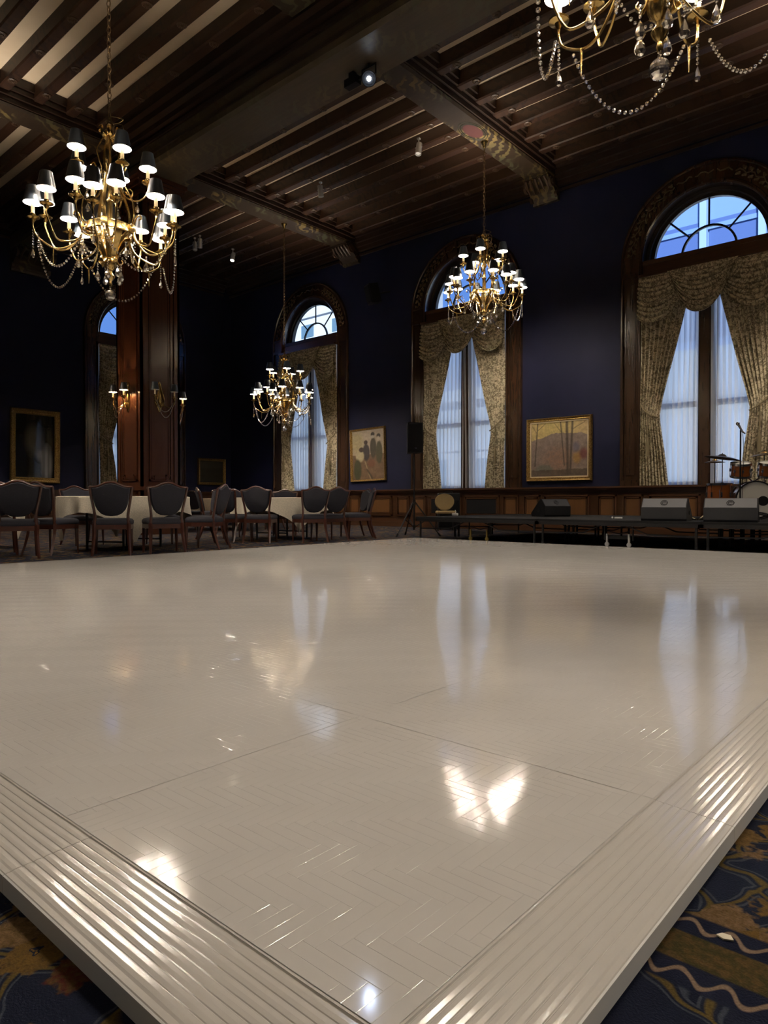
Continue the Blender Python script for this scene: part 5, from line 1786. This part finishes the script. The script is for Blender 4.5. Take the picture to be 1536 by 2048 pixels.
def paint_figs(u, v):
    n = fbm(u*8, v*12); n2 = fbm(u*24, v*30)
    c = lerp3((0.26, 0.21, 0.15), (0.34, 0.28, 0.21), n) if v > 0.5 else lerp3((0.10, 0.060, 0.032), (0.15, 0.095, 0.055), n)
    c = lerp3(c, (0.24, 0.20, 0.09), 0.7*blob(u, v, (0.16, 0.76), (0.18, 0.22), 0.7))
    def fig(c, cx, head, top, bot, w0, body, hat):
        c = lerp3(c, body, blob(u, v, (cx, (top+bot)/2), (w0, (top-bot)/2), 0.25))
        c = lerp3(c, hat, blob(u, v, (cx-0.01, head), (0.06, 0.045), 0.3))
        return c
    c = fig(c, 0.66, 0.90, 0.84, 0.42, 0.10, (0.045, 0.036, 0.022), (0.035, 0.025, 0.02))
    c = fig(c, 0.84, 0.86, 0.76, 0.30, 0.10, (0.05, 0.045, 0.022), (0.035, 0.025, 0.02))
    c = lerp3(c, (0.30, 0.27, 0.22), blob(u, v, (0.64, 0.85), (0.07, 0.03), 0.4)); c = lerp3(c, (0.36, 0.29, 0.22), blob(u, v, (0.82, 0.80), (0.05, 0.05), 0.4))
    c = fig(c, 0.44, 0.75, 0.72, 0.38, 0.11, (0.032, 0.024, 0.026), (0.03, 0.016, 0.012))
    c = lerp3(c, (0.33, 0.28, 0.17), blob(u, v, (0.24, 0.48), (0.13, 0.12), 0.3))
    c = lerp3(c, (0.04, 0.025, 0.018), blob(u, v, (0.29, 0.61), (0.08, 0.05), 0.3))
    c = lerp3(c, (0.04, 0.04, 0.02), blob(u, v, (0.16, 0.20), (0.12, 0.22), 0.25))
    c = lerp3(c, (0.13, 0.05, 0.025), 0.8*blob(u, v, (0.60, 0.32), (0.12, 0.08), 0.5))
    c = lerp3(c, (0.26, 0.20, 0.11), 0.9*seg(u, v, (0.40, 0.36), (0.56, 0.02), 0.014))
    c = lerp3(c, (0.04, 0.03, 0.02), 0.9*seg(u, v, (0.46, 0.2), (0.62, 0.02), 0.02))
    return tuple(k*(0.75+0.5*n2) for k in c)
def paint_dark(u, v):
    n = fbm(u*6, v*9)
    c = lerp3((0.008, 0.009, 0.008), (0.018, 0.017, 0.013), n)
    c = lerp3(c, (0.16, 0.15, 0.11), 0.8*blob(u, v, (0.46, 0.60), (0.20, 0.22), 0.9))
    c = lerp3(c, (0.13, 0.125, 0.105), 0.8*blob(u, v, (0.62, 0.42), (0.16, 0.14), 0.8))
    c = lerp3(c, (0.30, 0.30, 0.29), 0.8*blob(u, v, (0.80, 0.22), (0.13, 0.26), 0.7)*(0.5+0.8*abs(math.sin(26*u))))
    c = lerp3(c, (0.012, 0.011, 0.010), 0.9*blob(u, v, (0.35, 0.15), (0.22, 0.22), 0.5))
    return c
def paint_small(u, v):
    n = fbm(u*7, v*5)
    c = lerp3((0.020, 0.018, 0.012), (0.035, 0.030, 0.018), n)
    return lerp3(c, (0.055, 0.05, 0.035), 0.7*blob(u, v, (0.5, 0.82), (0.6, 0.20), 0.6))
def painting(label, w_, h_, loc, rz, fw, paint, nu, nv, liner, glazed=False, roll=0.0, ornate=False):
    """hangs on a wall at local y = 0, faces -y; loc is the centre"""
    t = thing('painting', label, 'painting', loc, rz)
    t.rotation_euler = (0, R(roll), rz)
    W, H = w_/2, h_/2
    prof_ = [(0.0, 0.0), (0.0, -0.045), (0.15, -0.075), (0.35, -0.068), (0.6, -0.045), (0.8, -0.05), (1.0, -0.028), (1.0, -0.0)]
    for k in range(4):
        mb = MB()
        a, b = (W, H) if k % 2 == 0 else (H, W)
        vs = []; m = len(prof_)
        for s in (-1, 1):
            for (d, y) in prof_: vs.append((s*(a-d*fw), y, b-d*fw))
        fs = [(i, i+1, m+i+1, m+i) for i in range(m-1)] + [tuple(range(m-1, -1, -1)), tuple(range(m, 2*m))]
        mb.T = Matrix.Rotation(PI/2*k, 4, 'Y')
        mb.add(vs, fs)
        rail = mb.build('frame_rail', M['gilt'], t)
        if ornate:
            mb = MB(); mb.T = Matrix.Rotation(PI/2*k, 4, 'Y')
            nb = int(2*a/0.06)
            for i in range(nb): mb.ball((-a+(i+0.5)*2*a/nb, -0.07, b-fw*0.25), 0.018, 6, 4)
            mb.build('beading', M['gilt'], rail, True)
    e = fw
    if liner:
        mb = MB()
        for k in range(4):
            a, b = (W-fw, H-fw) if k % 2 == 0 else (H-fw, W-fw)
            mb.T = Matrix.Rotation(PI/2*k, 4, 'Y'); mb.box(-a, a, -0.03, -0.008, b-liner, b)
        mb.build('liner', M['liner'], t); e += liner
    iw, ih = W-e+0.004, H-e+0.004
    mb = MB(); mb.grid(lambda u, v: (-iw+2*iw*u, -0.014, -ih+2*ih*v), nu, nv)
    me = mb.mesh('canvas', M['canvas_glazed'] if glazed else M['canvas'])
    at = me.color_attributes.new('paint', 'FLOAT_COLOR', 'POINT')
    buf = []
    for j in range(nv+1):
        for i in range(nu+1): buf += [*paint(i/nu, j/nv), 1.0]
    at.data.foreach_set('color', buf)
    link('canvas', me, t)
    mb = MB(); mb.box(-W+0.02, W-0.02, -0.012, -0.002, -H+0.02, H-0.02); mb.build('backing', M['black'], t)
    return t
painting('gilt-framed autumn landscape painting right of the middle chandelier', 1.62, 1.46, (-7.40, YB, 1.89), 0, 0.085, paint_land, 120, 108, 0.025)
painting('gilt-framed upright painting of working figures between two windows', 1.34, 1.52, (-13.33, YB, 2.03), 0, 0.055, paint_figs, 90, 100, 0, False, -1.5)
painting('tall dark glazed painting in ornate gilt frame at far left', 1.33, 2.03, (XL, 7.95, 2.22), R(90), 0.15, paint_dark, 60, 90, 0, True, 0.6, True)
painting('small dark painting in dull frame right of the column', 1.10, 0.90, (XL, 13.70, 1.70), R(90), 0.09, paint_small, 40, 34, 0)
